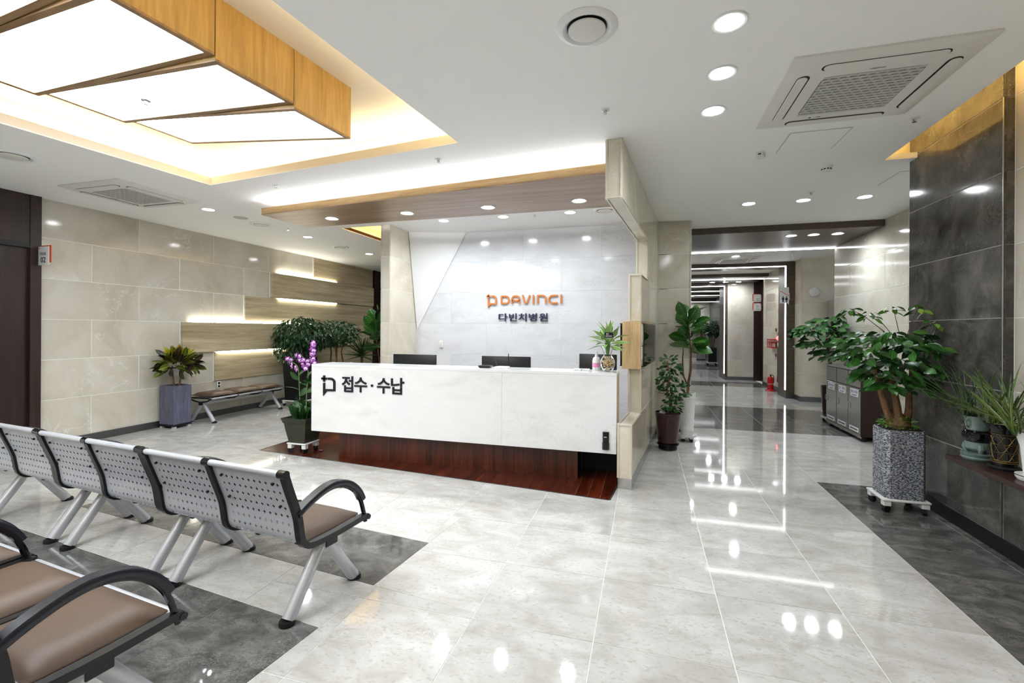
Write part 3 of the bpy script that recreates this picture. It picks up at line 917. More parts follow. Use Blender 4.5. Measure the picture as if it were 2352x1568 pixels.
def hatch(label, cx, cy, w, d):
    r = thing('ceiling_access_panel', label, 'access panel', (cx, cy, ZC))
    MB().box(-w / 2, -d / 2, -0.002, w / 2, d / 2, 0).build('rim', M['vent_grey'], r)
    MB().box(-w / 2 + 0.008, -d / 2 + 0.008, -0.004, w / 2 - 0.008, d / 2 - 0.008, -0.0005).build('flap', M['paint'], r)
hatch('square access panel in the white ceiling behind the large air conditioner', 1.305, 4.35, 0.43, 0.44)
hatch('access panel in the ceiling half hidden by the dark stone column', 2.6, 5.63, 0.44, 0.46)
r = thing('ceiling_camera', 'small white dome camera hanging behind the first corridor gate', 'camera', (2.77, 10.3, ZC))
MB().lathe([(0.03, 0.0), (0.03, -0.02), (0.022, -0.03), (0.022, -0.10), (0.028, -0.12), (0.02, -0.15), (0.001, -0.155)], 16).build('housing', M['white_plastic'], r, smooth=True)

# ---------------------------------------------------------------- lettering helpers
def text_fit(name, s, m, parent, x0, x1, z0, z1, y, depth=0.008, bold=0.0, face='-Y'):
    """upright lettering fitted into x0..x1, z0..z1 on the plane y (local axes of the parent)"""
    me = text_mesh(s, 1.0, 0.0, bold)
    xs = [v.co.x for v in me.vertices]; ys = [v.co.y for v in me.vertices]
    ax, bx, ay, by = min(xs), max(xs), min(ys), max(ys)
    fx, fy = (x1 - x0) / (bx - ax), (z1 - z0) / (by - ay)
    bpy.data.meshes.remove(me)
    me = text_mesh(s, 1.0, depth / 2, bold)
    for v in me.vertices:
        v.co.x = (v.co.x - ax) * fx
        v.co.y = (v.co.y - ay) * fy
    me.name = name
    me.materials.clear()
    me.materials.append(m)
    return put(name, me, parent, facing((x0, y - depth / 2 if face == '-Y' else y, z0), face))
def strokes(name, paths, w, m, parent, fn, y, depth, label=None):
    """flat ribbon letters: centre lines in drawing units, fn maps them to (x, z)"""
    mb = MB()
    for p in paths:
        closed = p[0] == p[-1]
        q = [Vector((a, b)) for a, b in p]
        n = len(q)
        L, Rr = [], []
        for i in range(n):
            a = q[i - 1] if i else (q[-2] if closed else None)
            c = q[i + 1] if i < n - 1 else (q[1] if closed else None)
            d1 = (q[i] - a).normalized() if a is not None else (c - q[i]).normalized()
            d2 = (c - q[i]).normalized() if c is not None else d1
            n1, n2 = Vector((-d1.y, d1.x)), Vector((-d2.y, d2.x))
            mt = (n1 + n2) / max(0.3, 1 + n1.dot(n2))
            L.append(q[i] + mt * (w / 2)); Rr.append(q[i] - mt * (w / 2))
        v, f = [], []
        for i in range(n):
            for s_ in (L[i], Rr[i]):
                X, Zz = fn(s_.x, s_.y)
                v += [(X, y - depth, Zz), (X, y, Zz)]
        for i in range(n - 1):
            k = 4 * i
            f += [(k, k + 2, k + 6, k + 4), (k, k + 4, k + 5, k + 1), (k + 2, k + 3, k + 7, k + 6)]
        if not closed:
            f += [(0, 1, 3, 2), (4 * n - 4, 4 * n - 2, 4 * n - 1, 4 * n - 3)]
        mb.add(v, f)
    return mb.build(name, m, parent, label=label)
def arc(cx, cy, rx, ry, a0, a1, n=7):
    return [(cx + rx * math.cos(R(a0 + (a1 - a0) * i / n)), cy + ry * math.sin(R(a0 + (a1 - a0) * i / n))) for i in range(n + 1)]

# ---------------------------------------------------------------- reception desk
desk = thing('reception_desk', 'long white marble reception desk on a mahogany plinth beside the marble partition', 'reception desk', (-2.0, 4.55, 0))
def D(mb, nm, m, **k):
    mb.v = [(a + 2.0, b - 4.55, c) for a, b, c in mb.v]
    return mb.build(nm, m, desk, **k)
DX0, DX1, DY0 = -3.752, -0.266, 4.55
D(MB().box(DX0, DY0, 0.31, -1.4225, DY0 + 0.03, 1.06), 'front_panel', M['white'], bevel=0.001, seg=1)
D(MB().box(-1.4215, DY0, 0.31, DX1, DY0 + 0.03, 1.06), 'front_panel', M['white'], bevel=0.001, seg=1)
D(MB().box(DX0, DY0 - 0.001, 1.061, DX1, DY0 + 0.37, 1.088), 'counter_top', M['white'], bevel=0.001, seg=1)
D(MB().box(DX0, DY0 + 0.0305, 0.31, DX0 + 0.03, DY0 + 0.75, 1.06), 'end_panel', M['white'])
D(MB().box(DX1 - 0.03, DY0 + 0.0305, 0.31, DX1 - 0.001, DY0 + 0.46, 1.06), 'end_panel', M['oak_pale'], label='pale oak end panel of the desk')
D(MB().box(DX1 - 0.001, DY0 + 0.2, 0.86, DX1 + 0.001, DY0 + 0.215, 0.885), 'lock', M['steel'])
D(MB().box(DX0 + 0.031, DY0 + 0.0305, 0.31, DX1 - 0.031, DY0 + 0.75, 0.335), 'underside', M['black_soft'])
D(MB().box(DX0 + 0.031, DY0 + 0.34, 0.70, DX1 - 0.031, DY0 + 0.75, 0.735), 'work_surface', M['white_plastic'])
D(MB().box(DX0 + 0.031, DY0 + 0.33, 0.735, DX1 - 0.031, DY0 + 0.345, 1.058), 'inner_panel', M['white_plastic'])
D(MB().box(-3.46, 4.70, 0.001, -0.665, 5.25, 0.309), 'plinth', M['black_soft'])
D(MB().box(-0.66, 5.05, 0.001, -0.21, 5.07, 0.309), 'plinth_gap_shade', M['black_soft'])  # black panel put in to paint the gap beside the plinth as shade
n = 25
for k in range(n):
    a, b = -3.47 + k * 2.815 / n, -3.47 + (k + 1) * 2.815 / n
    D(MB().box(a + 0.0006, 4.685, 0.001, b - 0.0006, 4.70, 0.309), 'plinth_board', M['mahogany_v'])
lx = lambda x: -3.611 + (x - 195) * 0.000582 + 2.0
lz = lambda x, y: 0.961 - (y - 120 - (x - 240) * 0.05) * 0.000494
fl = lambda x, y: (lx(x), lz(x, y))
logo = [[(196, 190), (326, 196)], [(261, 120), (261, 262)],
        [(261, 294), (261, 520)], [(345, 196)] + arc(398, 290, 100, 92, -90, 0, 8) + [(498, 468), (300, 462)]]
strokes('logo_mark', logo, 48, M['ink'], desk, fl, -0.001, 0.01)['kind'] = 'stuff'
mb = MB()
pts = [(237, 470), (310, 438), (330, 486), (240, 600)]
v = [(fl(*p)[0], yy, fl(*p)[1]) for yy in (-0.0108, -0.001) for p in pts]
mb.add(v, [(0, 1, 2, 3), (7, 6, 5, 4), (0, 4, 5, 1), (1, 5, 6, 2), (2, 6, 7, 3), (3, 7, 4, 0)]).build('logo_tail', M['ink'], desk)
IX = lambda x: [(195, -3.611), (520, -3.422), (680, -3.332), (935, -3.188), (1385, -2.94), (2135, -2.54)]
def ix(x):
    t = IX(0)
    for (a, b), (c, d) in zip(t[:-1], t[1:]):
        if x <= c: return b + (d - b) * (x - a) / (c - a) + 2.0
    return t[-1][1] + 2.0
for ch, a, b, z0, z1 in (('접', 676, 938, 0.783, 0.964), ('수', 968, 1268, 0.787, 0.955), ('·', 1355, 1411, 0.853, 0.882), ('수', 1502, 1812, 0.787, 0.957), ('납', 1832, 2137, 0.784, 0.966)):
    text_fit('letter', ch, M['ink'], desk, ix(a), ix(b), z0, z1, -0.001, 0.01, 0.014 if ch != '·' else 0.0)

# logo on the white wall
sign = thing('wall_logo', 'orange DAVINCI logo with dark blue Korean lettering on the white marble wall', 'sign', (-1.83, 7.0, 1.85))
fw = lambda x, y: (-2.21 + (x - 565) * 6.222e-4 + 1.83, 2.044 - (y - 205 + (x - 565) * 0.0127) * 6.11e-4 - 1.85)
W = 40
def wl(nm, paths, m=M['orange']): return strokes(nm, paths, W, m, sign, fw, -0.004, 0.012)
wl('logo_mark', [[(186, 226), (290, 226)], [(237, 172), (237, 282)], [(238, 304), (238, 500)], [(314, 226)] + arc(360, 300, 78, 76, -90, 0, 8) + [(438, 425), (285, 425), (238, 475)]])['kind'] = 'stuff'
v = [(fw(*p)[0], yy, fw(*p)[1]) for yy in (-0.0165, -0.004) for p in ((218, 440), (300, 440), (222, 532))]
MB().add(v, [(0, 1, 2), (5, 4, 3), (0, 3, 4, 1), (1, 4, 5, 2), (2, 5, 3, 0)]).build('logo_tail', M['orange'], sign)
wl('letter', [[(587, 228)] + [(705, 226)] + arc(705, 300, 75, 74, -90, 0, 6) + arc(705, 335, 75, 76, 0, 90, 6) + [(587, 411), (587, 228)]])
wl('letter', [[(866, 426), (866, 300)] + arc(941, 300, 75, 78, 180, 270, 6) + arc(988, 300, 75, 78, 270, 360, 6) + [(1063, 426)], [(866, 338), (1063, 338)]])['kind'] = 'stuff'
wl('letter', [[(1142, 196), (1200, 390), (1230, 404), (1260, 390), (1326, 196)]])
wl('letter', [[(1420, 192), (1420, 420)]])
wl('letter', [[(1534, 420), (1534, 212), (1650, 211)] + arc(1650, 288, 85, 77, -90, 0, 6) + [(1735, 418)]])
wl('letter', [[(2038, 212), (1915, 212)] + arc(1910, 305, 92, 93, 270, 180, 6) + arc(1910, 312, 92, 90, 180, 90, 6) + [(2038, 396)]])
wl('letter', [[(2122, 185), (2122, 412)]])
for ch, a, b in (('다', 512, 752), ('빈', 788, 994), ('치', 1030, 1248), ('병', 1302, 1517), ('원', 1568, 1788)):
    text_fit('letter', ch, M['navy_ink'], sign, fw(a, 0)[0], fw(b, 0)[0], 1.635 - 1.85, 1.760 - 1.85, -0.004, 0.01, 0.02)

# things on and behind the desk
def monitor(label, x0, x1, y, ztop, tilt=0.0):
    w = x1 - x0
    r = thing('computer_monitor', label, 'monitor', ((x0 + x1) / 2, y, 0.736), tilt, 'monitors behind the desk')
    h = ztop - 0.736
    MB().box(-w / 2, -0.014, 0.10, w / 2, 0.014, h).build('back_cover', M['black'], r, bevel=0.004)
    MB().box(-w / 2 + 0.01, 0.0145, 0.11, w / 2 - 0.01, 0.0155, h - 0.01).build('screen', M['black_gloss'], r)
    MB().box(-0.03, -0.03, 0.012, 0.03, 0.0, 0.22).build('stand', M['black'], r)
    MB().lathe([(0.11, 0.0), (0.11, 0.008), (0.03, 0.014)], 24).build('foot', M['black'], r)
monitor('left dark monitor seen from behind above the white desk', -3.075, -2.485, 5.235, 1.186)
monitor('middle dark monitor seen from behind, with a router in front', -1.885, -1.285, 5.235, 1.187)
monitor('dark monitor half hidden behind the glass vase at the right end of the desk', -0.72, -0.30, 5.20, 1.236, R(-10))

r = thing('wireless_router', 'small white router with two black antennas on the desk top', 'router', (-1.47, 4.72, 1.0885))
MB().prism([(-0.075, -0.05), (0.075, -0.05), (0.07, 0.055), (-0.055, 0.055)], 0.0, 0.022).build('body', M['white_plastic'], r, bevel=0.005)
MB().box(-0.03, -0.008, 0.0221, 0.05, 0.006, 0.0235).build('display', M['vent_grey'], r)
MB().tube([(-0.07, 0.05, 0.012), (-0.115, 0.07, 0.12)], [0.006, 0.004], 8).build('antenna', M['black'], r)
MB().tube([(0.055, 0.05, 0.012), (0.047, 0.07, 0.155)], [0.006, 0.004], 8).build('antenna', M['black'], r)
r = thing('black_tray', 'small black tray on the desk beside the white router', 'tray', (-1.67, 4.74, 1.0885))
MB().hexa([(-0.055, -0.035, 0), (0.055, -0.035, 0), (0.055, 0.04, 0), (-0.055, 0.04, 0)], [(-0.07, -0.045, 0.024), (0.07, -0.045, 0.024), (0.07, 0.05, 0.024), (-0.07, 0.05, 0.024)]).build('body', M['black'], r)
MB().box(-0.06, -0.036, 0.0241, 0.06, 0.042, 0.026).build('inlay', M['shelf'], r)
for k, (x, rz, nm) in enumerate(((-0.585, 4, 'right'), (-0.665, -3, 'left'))):
    r = thing('leaflet_stack', '%s of two flat stacks of leaflets lying on the desk top' % nm, 'leaflets', (x, 4.755, 1.0885), R(rz), 'leaflet stacks')
    for j in range(4):
        MB().box(-0.038, -0.055, 0.004 * j, 0.038, 0.055, 0.004 * j + 0.0036).build('leaflet', M['paper'] if j % 2 else M['vent_grey'], r, rz=R(j * 1.3 - 2))
r = thing('soap_bottle', 'white pump bottle with a pink label on the desk behind the vase', 'pump bottle', (-0.49, 4.86, 1.0885))
MB().lathe([(0.001, 0), (0.038, 0.0), (0.042, 0.006), (0.042, 0.10), (0.036, 0.125), (0.018, 0.138), (0.016, 0.145)], 24).build('bottle', M['white_plastic'], r, smooth=True)
MB().lathe([(0.017, 0.1452), (0.017, 0.16), (0.008, 0.162), (0.006, 0.185), (0.012, 0.187), (0.012, 0.195), (0.001, 0.196)], 16).box(-0.006, -0.045, 0.186, 0.006, 0.0, 0.194).build('pump', M['white_plastic'], r, smooth=True)
M['pink'] = plain('pink_label', rgb(232, 150, 196), 0.5)
v, f = [], []
for i in range(9):
    a = R(-150 + 120 * i / 8)
    for z in (0.03, 0.075): v.append((0.0425 * math.cos(a), 0.0425 * math.sin(a), z))
MB().add(v, [(2 * i, 2 * i + 2, 2 * i + 3, 2 * i + 1) for i in range(8)]).build('label_print', M['pink'], r)
v, f = [], []
r = thing('door_remote', 'black rounded handheld device hanging on the lower right of the white desk front', 'device', (-0.365, 4.549, 0.437))
MB().prism([(-0.031, -0.012), (-0.02, -0.03), (0.02, -0.03), (0.031, -0.012), (0.031, -0.001), (-0.031, -0.001)], -0.02, 0.085).build('body', M['black_gloss'], r, bevel=0.004)
MB().prism([(-0.034, -0.012), (-0.022, -0.036), (0.022, -0.036), (0.034, -0.012), (0.034, -0.001), (-0.034, -0.001)], -0.085, -0.0205).build('grip', M['black'], r, bevel=0.004)
MB().box(-0.016, -0.0312, 0.035, 0.01, -0.030, 0.041).build('name_plate', M['paper'], r)
r = thing('light_switch', 'white double light switch on the marble wall behind the left monitor', 'light switch', (-3.231, 6.999, 1.259))
MB().box(-0.035, -0.008, -0.06, 0.035, 0.0, 0.06).build('plate', M['white_plastic'], r, bevel=0.003)
MB().box(-0.02, -0.012, 0.004, 0.02, -0.0081, 0.04).build('rocker', M['offwhite'], r)
MB().box(-0.02, -0.012, -0.04, 0.02, -0.0081, -0.004).build('rocker', M['offwhite'], r)
r = thing('wall_outlet', 'white double power outlet on the beige marble above the backless bench', 'power outlet', (-7.049, 6.245, 0.532), R(90))
MB().box(-0.036, -0.009, -0.06, 0.036, 0.0, 0.06).build('plate', M['white_plastic'], r, bevel=0.003)
for z in (-0.026, 0.026):
    MB().box(-0.02, -0.0105, z - 0.018, 0.02, -0.0091, z + 0.018).build('socket', M['slot'], r, bevel=0.0)

# glass display case let into the partition
case = thing('display_case', 'pale oak framed glass display case set into the marble partition', 'display case', A(-0.70, 5.7, 1.09), BR)
cx0, cx1, cy0, cy1 = -0.115, 0.082, -0.665, 0.66
MB().box(cx0, cy0, 0.0, cx1, cy0 + 0.035, 0.507).build('front_panel', M['oak_pale'], case, bevel=0.002, seg=1)
MB().box(-0.06, cy1 - 0.025, 0.02, 0.075, cy1, 0.49).build('back_panel', M['oak_pale'], case)
MB().box(-0.06, cy0 + 0.036, 0.492, 0.075, cy1, 0.507).build('top_board', M['oak_pale'], case)
MB().box(-0.06, cy0 + 0.036, 0.0, 0.075, cy1, 0.012).build('bottom_board', M['oak_pale'], case)
for z in (0.026, 0.478):
    MB().box(-0.145, cy0 + 0.037, z, 0.115, cy1 - 0.03, z + 0.01).build('glass_plate', M['glass_edge'], case)
for x in (-0.14, 0.106):
    MB().box(x, cy0 + 0.037, 0.037, x + 0.006, cy1 - 0.03, 0.477).build('glass_pane', M['glass'], case)
MB().box(-0.1, cy0 + 0.04, 0.24, 0.1, cy1 - 0.04, 0.247).build('glass_shelf', M['glass'], case)

# ---------------------------------------------------------------- waiting benches (turned grid)
def spline(pts, n):
    """catmull rom through 2d points"""
    out = []
    P = [pts[0]] + list(pts) + [pts[-1]]
    for i in range(1, len(P) - 2):
        for k in range(n):
            t = k / n
            out.append(tuple(0.5 * (2 * b + (c - a) * t + (2 * a - 5 * b + 4 * c - d) * t * t + (-a + 3 * b - 3 * c + d) * t ** 3)
                             for a, b, c, d in zip(P[i - 1], P[i], P[i + 1], P[i + 2])))
    out.append(tuple(pts[-1]))
    return out
# side profile: y forward from the leg centre, z up  (back top, kink, bend, seat, front tip)
PROF = [(-0.345, 0.800), (-0.318, 0.72), (-0.283, 0.625), (-0.262, 0.560), (-0.252, 0.50), (-0.240, 0.438), (-0.205, 0.403), (-0.14, 0.392), (0.0, 0.388), (0.14, 0.392), (0.215, 0.394), (0.245, 0.388)]
SP = spline(PROF, 4)
SW = 0.524
def profile_pts(m):
    d = [0.0]
    for a, b in zip(SP[:-1], SP[1:]): d.append(d[-1] + math.hypot(b[0] - a[0], b[1] - a[1]))
    out = []
    for i in range(m + 1):
        s = d[-1] * i / m
        k = max(j for j in range(len(d)) if d[j] <= s + 1e-9)
        k = min(k, len(d) - 2)
        t = (s - d[k]) / (d[k + 1] - d[k])
        out.append((SP[k][0] + (SP[k + 1][0] - SP[k][0]) * t, SP[k][1] + (SP[k + 1][1] - SP[k][1]) * t))
    return out
def shell_mesh():
    """perforated steel sheet: cross shaped holes punched in a staggered grid"""
    rows = 19
    NP = 4 * rows
    pr = profile_pts(NP)
    cols = 13
    w = SW / cols
    bm = bmesh.new()
    xs = [-SW / 2]
    for c in range(cols):
        x0 = -SW / 2 + c * w
        xs += [x0 + w * 0.30, x0 + w * 0.43, x0 + w * 0.57, x0 + w * 0.70, x0 + w]
    ts = [0.0]
    for r_ in range(rows):
        ts += [4 * r_ + 4 * 0.31, 4 * r_ + 4 * 0.435, 4 * r_ + 4 * 0.565, 4 * r_ + 4 * 0.69, 4 * r_ + 4]
    def at(t):
        k = min(int(t), NP - 1); u = t - k
        return (pr[k][0] + (pr[k + 1][0] - pr[k][0]) * u, pr[k][1] + (pr[k + 1][1] - pr[k][1]) * u)
    V = [[bm.verts.new((x, *at(t))) for x in xs] for t in ts]
    for j in range(len(ts) - 1):
        for i in range(len(xs) - 1):
            c, ci = divmod(i, 5)
            r_, rj = divmod(j, 5)
            hole = False
            if 1 <= r_ < rows - 1 and 1 <= c < cols - 1:
                if (1 <= ci <= 3 and rj == 2) or (ci == 2 and 1 <= rj <= 3): hole = True
            if not hole: bm.faces.new((V[j][i], V[j][i + 1], V[j + 1][i + 1], V[j + 1][i]))
    bmesh.ops.recalc_face_normals(bm, faces=bm.faces)
    for f in bm.faces: f.smooth = True
    me = bpy.data.meshes.new('seat_shell')
    bm.to_mesh(me); bm.free()
    me.materials.append(M['silver_panel'])
    return me
def pad_mesh(pts, half, t, name, rim=0.03):
    """soft upholstered slab following a profile (y, z), thickness t upward along the normal"""
    mb = MB()
    n = len(pts)
    nx = 8
    v = []
    for layer in (0, 1):
        for i, (y, z) in enumerate(pts):
            a, b = pts[max(i - 1, 0)], pts[min(i + 1, n - 1)]
            d = Vector((b[0] - a[0], b[1] - a[1])).normalized()
            nn = (-d.y, d.x)
            for k in range(nx + 1):
                u = -1 + 2 * k / nx
                e = min(i, n - 1 - i) / 2.0
                edge = min(1.0, e) ** 0.6 if layer else 1
                edge *= (1 - abs(u) ** 8) if layer else 1
                tt = 0.004 if not layer else 0.006 + t * max(edge, 0.12)
                hw = half * (0.985 if layer else 1.0)
                v.append((u * hw, y + nn[0] * tt, z + nn[1] * tt))
    w = nx + 1
    f = []
    for layer in (0, 1):
        o = layer * n * w
        for i in range(n - 1):
            for k in range(nx):
                f.append((o + i * w + k, o + i * w + k + 1, o + (i + 1) * w + k + 1, o + (i + 1) * w + k))
    o = n * w
    for i in range(n - 1):
        for k in (0, nx): f.append((i * w + k, (i + 1) * w + k, o + (i + 1) * w + k, o + i * w + k))
    for k in range(nx):
        for i in (0, n - 1): f.append((i * w + k, i * w + k + 1, o + i * w + k + 1, o + i * w + k))
    mb.add(v, f)
    return mb.mesh(name, smooth=True, ang=60)
SHELL = shell_mesh()
seatline = [p for p in SP if p[1] < 0.42 and -0.215 < p[0] < 0.225]
PADS = pad_mesh([(-0.185 + 0.41 * i / 12, 0.394 - 0.004 * math.sin(PI * i / 12)) for i in range(13)], 0.225, 0.045, 'seat_pad')
PADS.materials.append(M['leather'])
bl = [p for p in SP if 0.50 < p[1] < 0.775]
PADB = pad_mesh(bl, 0.215, 0.03, 'back_pad')
PADB.materials.append(M['leather'])
def rail(x, inner=False):
    sec = [(-0.5, -1), (0.5, -1), (0.5, 1), (-0.5, 1)]
    return MB().tube([(x, a, b) for a, b in SP[::2] + ([SP[-1]] if len(SP) % 2 == 0 else [])], 0.022, sec=[(-0.7, -0.8), (0.7, -0.8), (0.7, 0.8), (-0.7, 0.8)], up=(1, 0, 0))
ARM = spline([(-0.272, 0.592), (-0.20, 0.630), (-0.10, 0.665), (-0.01, 0.672), (0.08, 0.645), (0.15, 0.59), (0.195, 0.52), (0.225, 0.43), (0.235, 0.392)], 4)
def make_bench():
    r = thing('waiting_bench', 'x', 'bench', (0, 0, 0), BR, 'two-seat perforated steel waiting benches')
    for x in (-0.27, 0.27):
        put('seat_shell', SHELL, r, Matrix.Translation((x, 0, 0)))
        put('seat_pad', PADS, r, Matrix.Translation((x, 0, 0)))
        put('back_pad', PADB, r, Matrix.Translation((x, 0, 0)))
        MB().cyl((x - SW / 2 + 0.012, -0.352, 0.802), (x + SW / 2 - 0.012, -0.352, 0.802), 0.0165, n=14).build('top_tube', M['silver'], r, smooth=True)
        MB().cyl((x - SW / 2, 0.246, 0.384), (x + SW / 2, 0.246, 0.384), 0.012, n=12).build('front_tube', M['silver'], r, smooth=True)
        for bx, k in ((-0.2, 0), (0.2, 0), (-0.2, 1), (0.2, 1)):
            z = (0.74, 0.615)[k]; y = (-0.335, -0.29)[k]
            MB().cyl((x + bx * 0.92, y - 0.006, z - 0.002), (x + bx * 0.92, y + 0.004, z + 0.002), 0.007, n=8).build('bolt', M['black'], r)
    for x in (-0.5395, 0.0, 0.5395):
        rail(x).build('side_rail', M['black'], r, smooth=True)
        MB().cyl((x - 0.023, -0.352, 0.802), (x + 0.023, -0.352, 0.802), 0.021, n=14).build('tube_cap', M['black_gloss'], r, smooth=True)
        MB().cyl((x - 0.02, 0.246, 0.384), (x + 0.02, 0.246, 0.384), 0.015, n=12).build('tube_cap', M['black_gloss'], r, smooth=True)
    for x in (-0.5395, 0.5395):
        af = MB().tube([(x, a, b - 0.032) for a, b in ARM], 0.0125, 8, up=(1, 0, 0)).build('arm_frame', M['black_gloss'], r, smooth=True)
        sec = [(-1.0, -0.35), (-0.8, -0.6), (0.8, -0.6), (1.0, -0.35), (1.0, 0.2), (0.75, 0.5), (-0.75, 0.5), (-1.0, 0.2)]
        MB().tube([(x, a, b - 0.014) for a, b in ARM[:25]], 0.028, sec=[(b_, a_) for a_, b_ in sec], up=(1, 0, 0)).build('armrest', M['navy'], af, smooth=True, ang=40)
    MB().box(-0.50, -0.04, 0.315, 0.50, 0.04, 0.365).build('beam', M['silver'], r, bevel=0.004, seg=1)
    for s in (-1, 1):
        MB().box(s * 0.50, -0.042, 0.312, s * 0.512, 0.042, 0.368).build('beam_cap', M['black'], r, bevel=0.003, seg=1)
        for q in (-1, 1):
            lg = MB().tube([(s * 0.45, q * 0.01, 0.335), (s * 0.45, q * 0.235, 0.020)], [0.031, 0.034], 16).build('leg', M['silver'], r, smooth=True)
            MB().lathe([(0.039, 0.0), (0.041, 0.008), (0.037, 0.024)], 16, (s * 0.45, q * 0.243)).build('foot', M['black_soft'], lg, smooth=True)
    for x in (-0.42, -0.13, 0.13, 0.42):
        MB().box(x - 0.012, -0.16, 0.366, x + 0.012, 0.2, 0.384).build('seat_bracket', M['black'], r)
    return r
b0 = make_bench()
def bench(xb, yb, label):
    o = b0 if b0['label'] == 'x' else copy_tree(b0)
    o.location = A(xb, yb, 0)
    o['label'] = label
bench(-2.397, 1.975, 'perforated steel two-seat bench at the right end of the farther row')
bench(-3.530, 1.985, 'perforated steel two-seat bench in the middle of the farther row')
bench(-4.663, 1.995, 'perforated steel two-seat bench at the left end of the farther row')
bench(-2.415, 0.925, 'nearest two-seat bench with brown seats and curved black armrest, lower left corner')
bench(-3.548, 0.935, 'bench cut off by the left edge behind the nearest bench')

# backless bench at the left wall
r = thing('backless_bench', 'backless three-seat bench with brown pads against the beige marble wall', 'bench', (-6.785, 6.42, 0), R(-90))
for k in (-1, 0, 1):
    x = k * 0.505
    MB().box(x - 0.245, -0.215, 0.388, x + 0.245, 0.225, 0.40).build('seat_plate', M['silver_panel'], r, bevel=0.003, seg=1)
    put('seat_pad', PADS, r, Matrix.Translation((x, 0.005, 0.008)) @ Matrix.Scale(1.05, 4))
    MB().cyl((x - 0.235, 0.236, 0.389), (x + 0.235, 0.236, 0.389), 0.013, n=12).build('front_tube', M['silver'], r, smooth=True)
for x in (-0.757, -0.2525, 0.2525, 0.757):
    MB().tube([(x, -0.22, 0.394), (x, 0.22, 0.394), (x, 0.244, 0.388), (x, 0.16, 0.345), (x, 0.03, 0.326), (x, -0.1, 0.345), (x, -0.22, 0.386)], 0.012, 8, up=(1, 0, 0)).build('side_loop', M['black'], r, smooth=True)
MB().box(-0.72, -0.035, 0.28, 0.72, 0.035, 0.322).build('beam', M['silver'], r, bevel=0.004, seg=1)
for s in (-1, 1):
    MB().box(s * 0.72, -0.037, 0.277, s * 0.735, 0.037, 0.327).build('beam_cap', M['black'], r)
    for q in (-1, 1):
        lg = MB().tube([(s * 0.69, q * 0.015, 0.30), (s * 0.69, q * 0.23, 0.020)], [0.028, 0.031], 14).build('leg', M['silver'], r, smooth=True)
        MB().lathe([(0.036, 0.0), (0.038, 0.008), (0.034, 0.022)], 14, (s * 0.69, q * 0.237)).build('foot', M['black_soft'], lg, smooth=True)

# ---------------------------------------------------------------- plants
def leaf_mat(name, base, tip, vein, k=12.0, width=0.25, rough=0.35, edge=None):
    """leaf colour from its own uv: midrib, slanted side veins, lighter margin"""
    m, nt, N, L, b = nodemat(name)
    uv = N.new('ShaderNodeUVMap')
    sp = N.new('ShaderNodeSeparateXYZ')
    L.new(uv.outputs[0], sp.inputs[0])
    def mth(op, a, c=None):
        x = N.new('ShaderNodeMath'); x.operation = op
        for i, s in enumerate((a, c)):
            if s is None: continue
            if hasattr(s, 'is_linked'): L.new(s, x.inputs[i])
            else: x.inputs[i].default_value = s
        return x.outputs[0]
    a = mth('ABSOLUTE', mth('SUBTRACT', sp.outputs[0], 0.5))
    s = mth('SINE', mth('MULTIPLY', mth('SUBTRACT', sp.outputs[1], mth('MULTIPLY', a, 0.5)), k * 2 * PI / 1.0))
    stripes = mth('GREATER_THAN', s, 1.0 - 2 * width)
    rib = mth('LESS_THAN', a, 0.045)
    fac = mth('MAXIMUM', rib, stripes)
    inf = N.new('ShaderNodeObjectInfo')
    mix0 = mixc(nt, inf.outputs['Random'], base, tip)
    col = mixc(nt, fac, mix0, vein)
    if edge:
        e = mth('GREATER_THAN', a, 0.36)
        col = mixc(nt, e, col, edge)
    L.new(col, b.inputs['Base Color'])
    b.inputs['Roughness'].default_value = rough
    return m
M['green_dark'] = leaf_mat('dark_leaf', rgb(28, 62, 28), rgb(44, 84, 36), rgb(54, 94, 48), 9, 0.06)
M['green_fig'] = leaf_mat('fiddle_leaf', rgb(28, 74, 26), rgb(54, 108, 36), rgb(96, 142, 70), 7, 0.05, 0.3)
M['green_mid'] = leaf_mat('umbrella_leaf', rgb(28, 78, 26), rgb(50, 104, 36), rgb(78, 126, 56), 8, 0.05, 0.3)
M['green_fresh'] = leaf_mat('fresh_leaf', rgb(84, 140, 40), rgb(116, 164, 56), rgb(140, 180, 84), 8, 0.05)
M['blade'] = leaf_mat('orchid_blade', rgb(34, 60, 28), rgb(62, 86, 36), rgb(70, 92, 46), 0.2, 0.0, 0.4)
M['blade_edge'] = leaf_mat('striped_blade', rgb(46, 76, 30), rgb(76, 104, 40), rgb(84, 112, 48), 0.2, 0.0, 0.4, rgb(140, 146, 80))
M['croton_y'] = leaf_mat('croton_yellow', rgb(176, 168, 30), rgb(206, 170, 26), rgb(84, 100, 20), 9, 0.22)
M['croton_g'] = leaf_mat('croton_green', rgb(28, 44, 16), rgb(48, 66, 20), rgb(150, 160, 50), 9, 0.12)
M['croton_d'] = leaf_mat('croton_dark', rgb(22, 18, 14), rgb(52, 22, 16), rgb(60, 66, 26), 9, 0.05)
M['dieff'] = leaf_mat('variegated_leaf', rgb(158, 188, 100), rgb(186, 206, 136), rgb(84, 134, 58), 9, 0.25, 0.4, rgb(44, 92, 40))
M['bark'] = wood('bark', rgb(84, 60, 42), rgb(116, 84, 58), rgb(142, 106, 74), (20, 20, 6), 0.8, obj=True)
M['bark_tan'] = wood('tan_bark', rgb(88, 62, 40), rgb(120, 86, 56), rgb(146, 108, 74), (18, 18, 9), 0.75, obj=True)
M['stem'] = plain('green_stem', rgb(96, 128, 56), 0.5)
M['petal'] = None

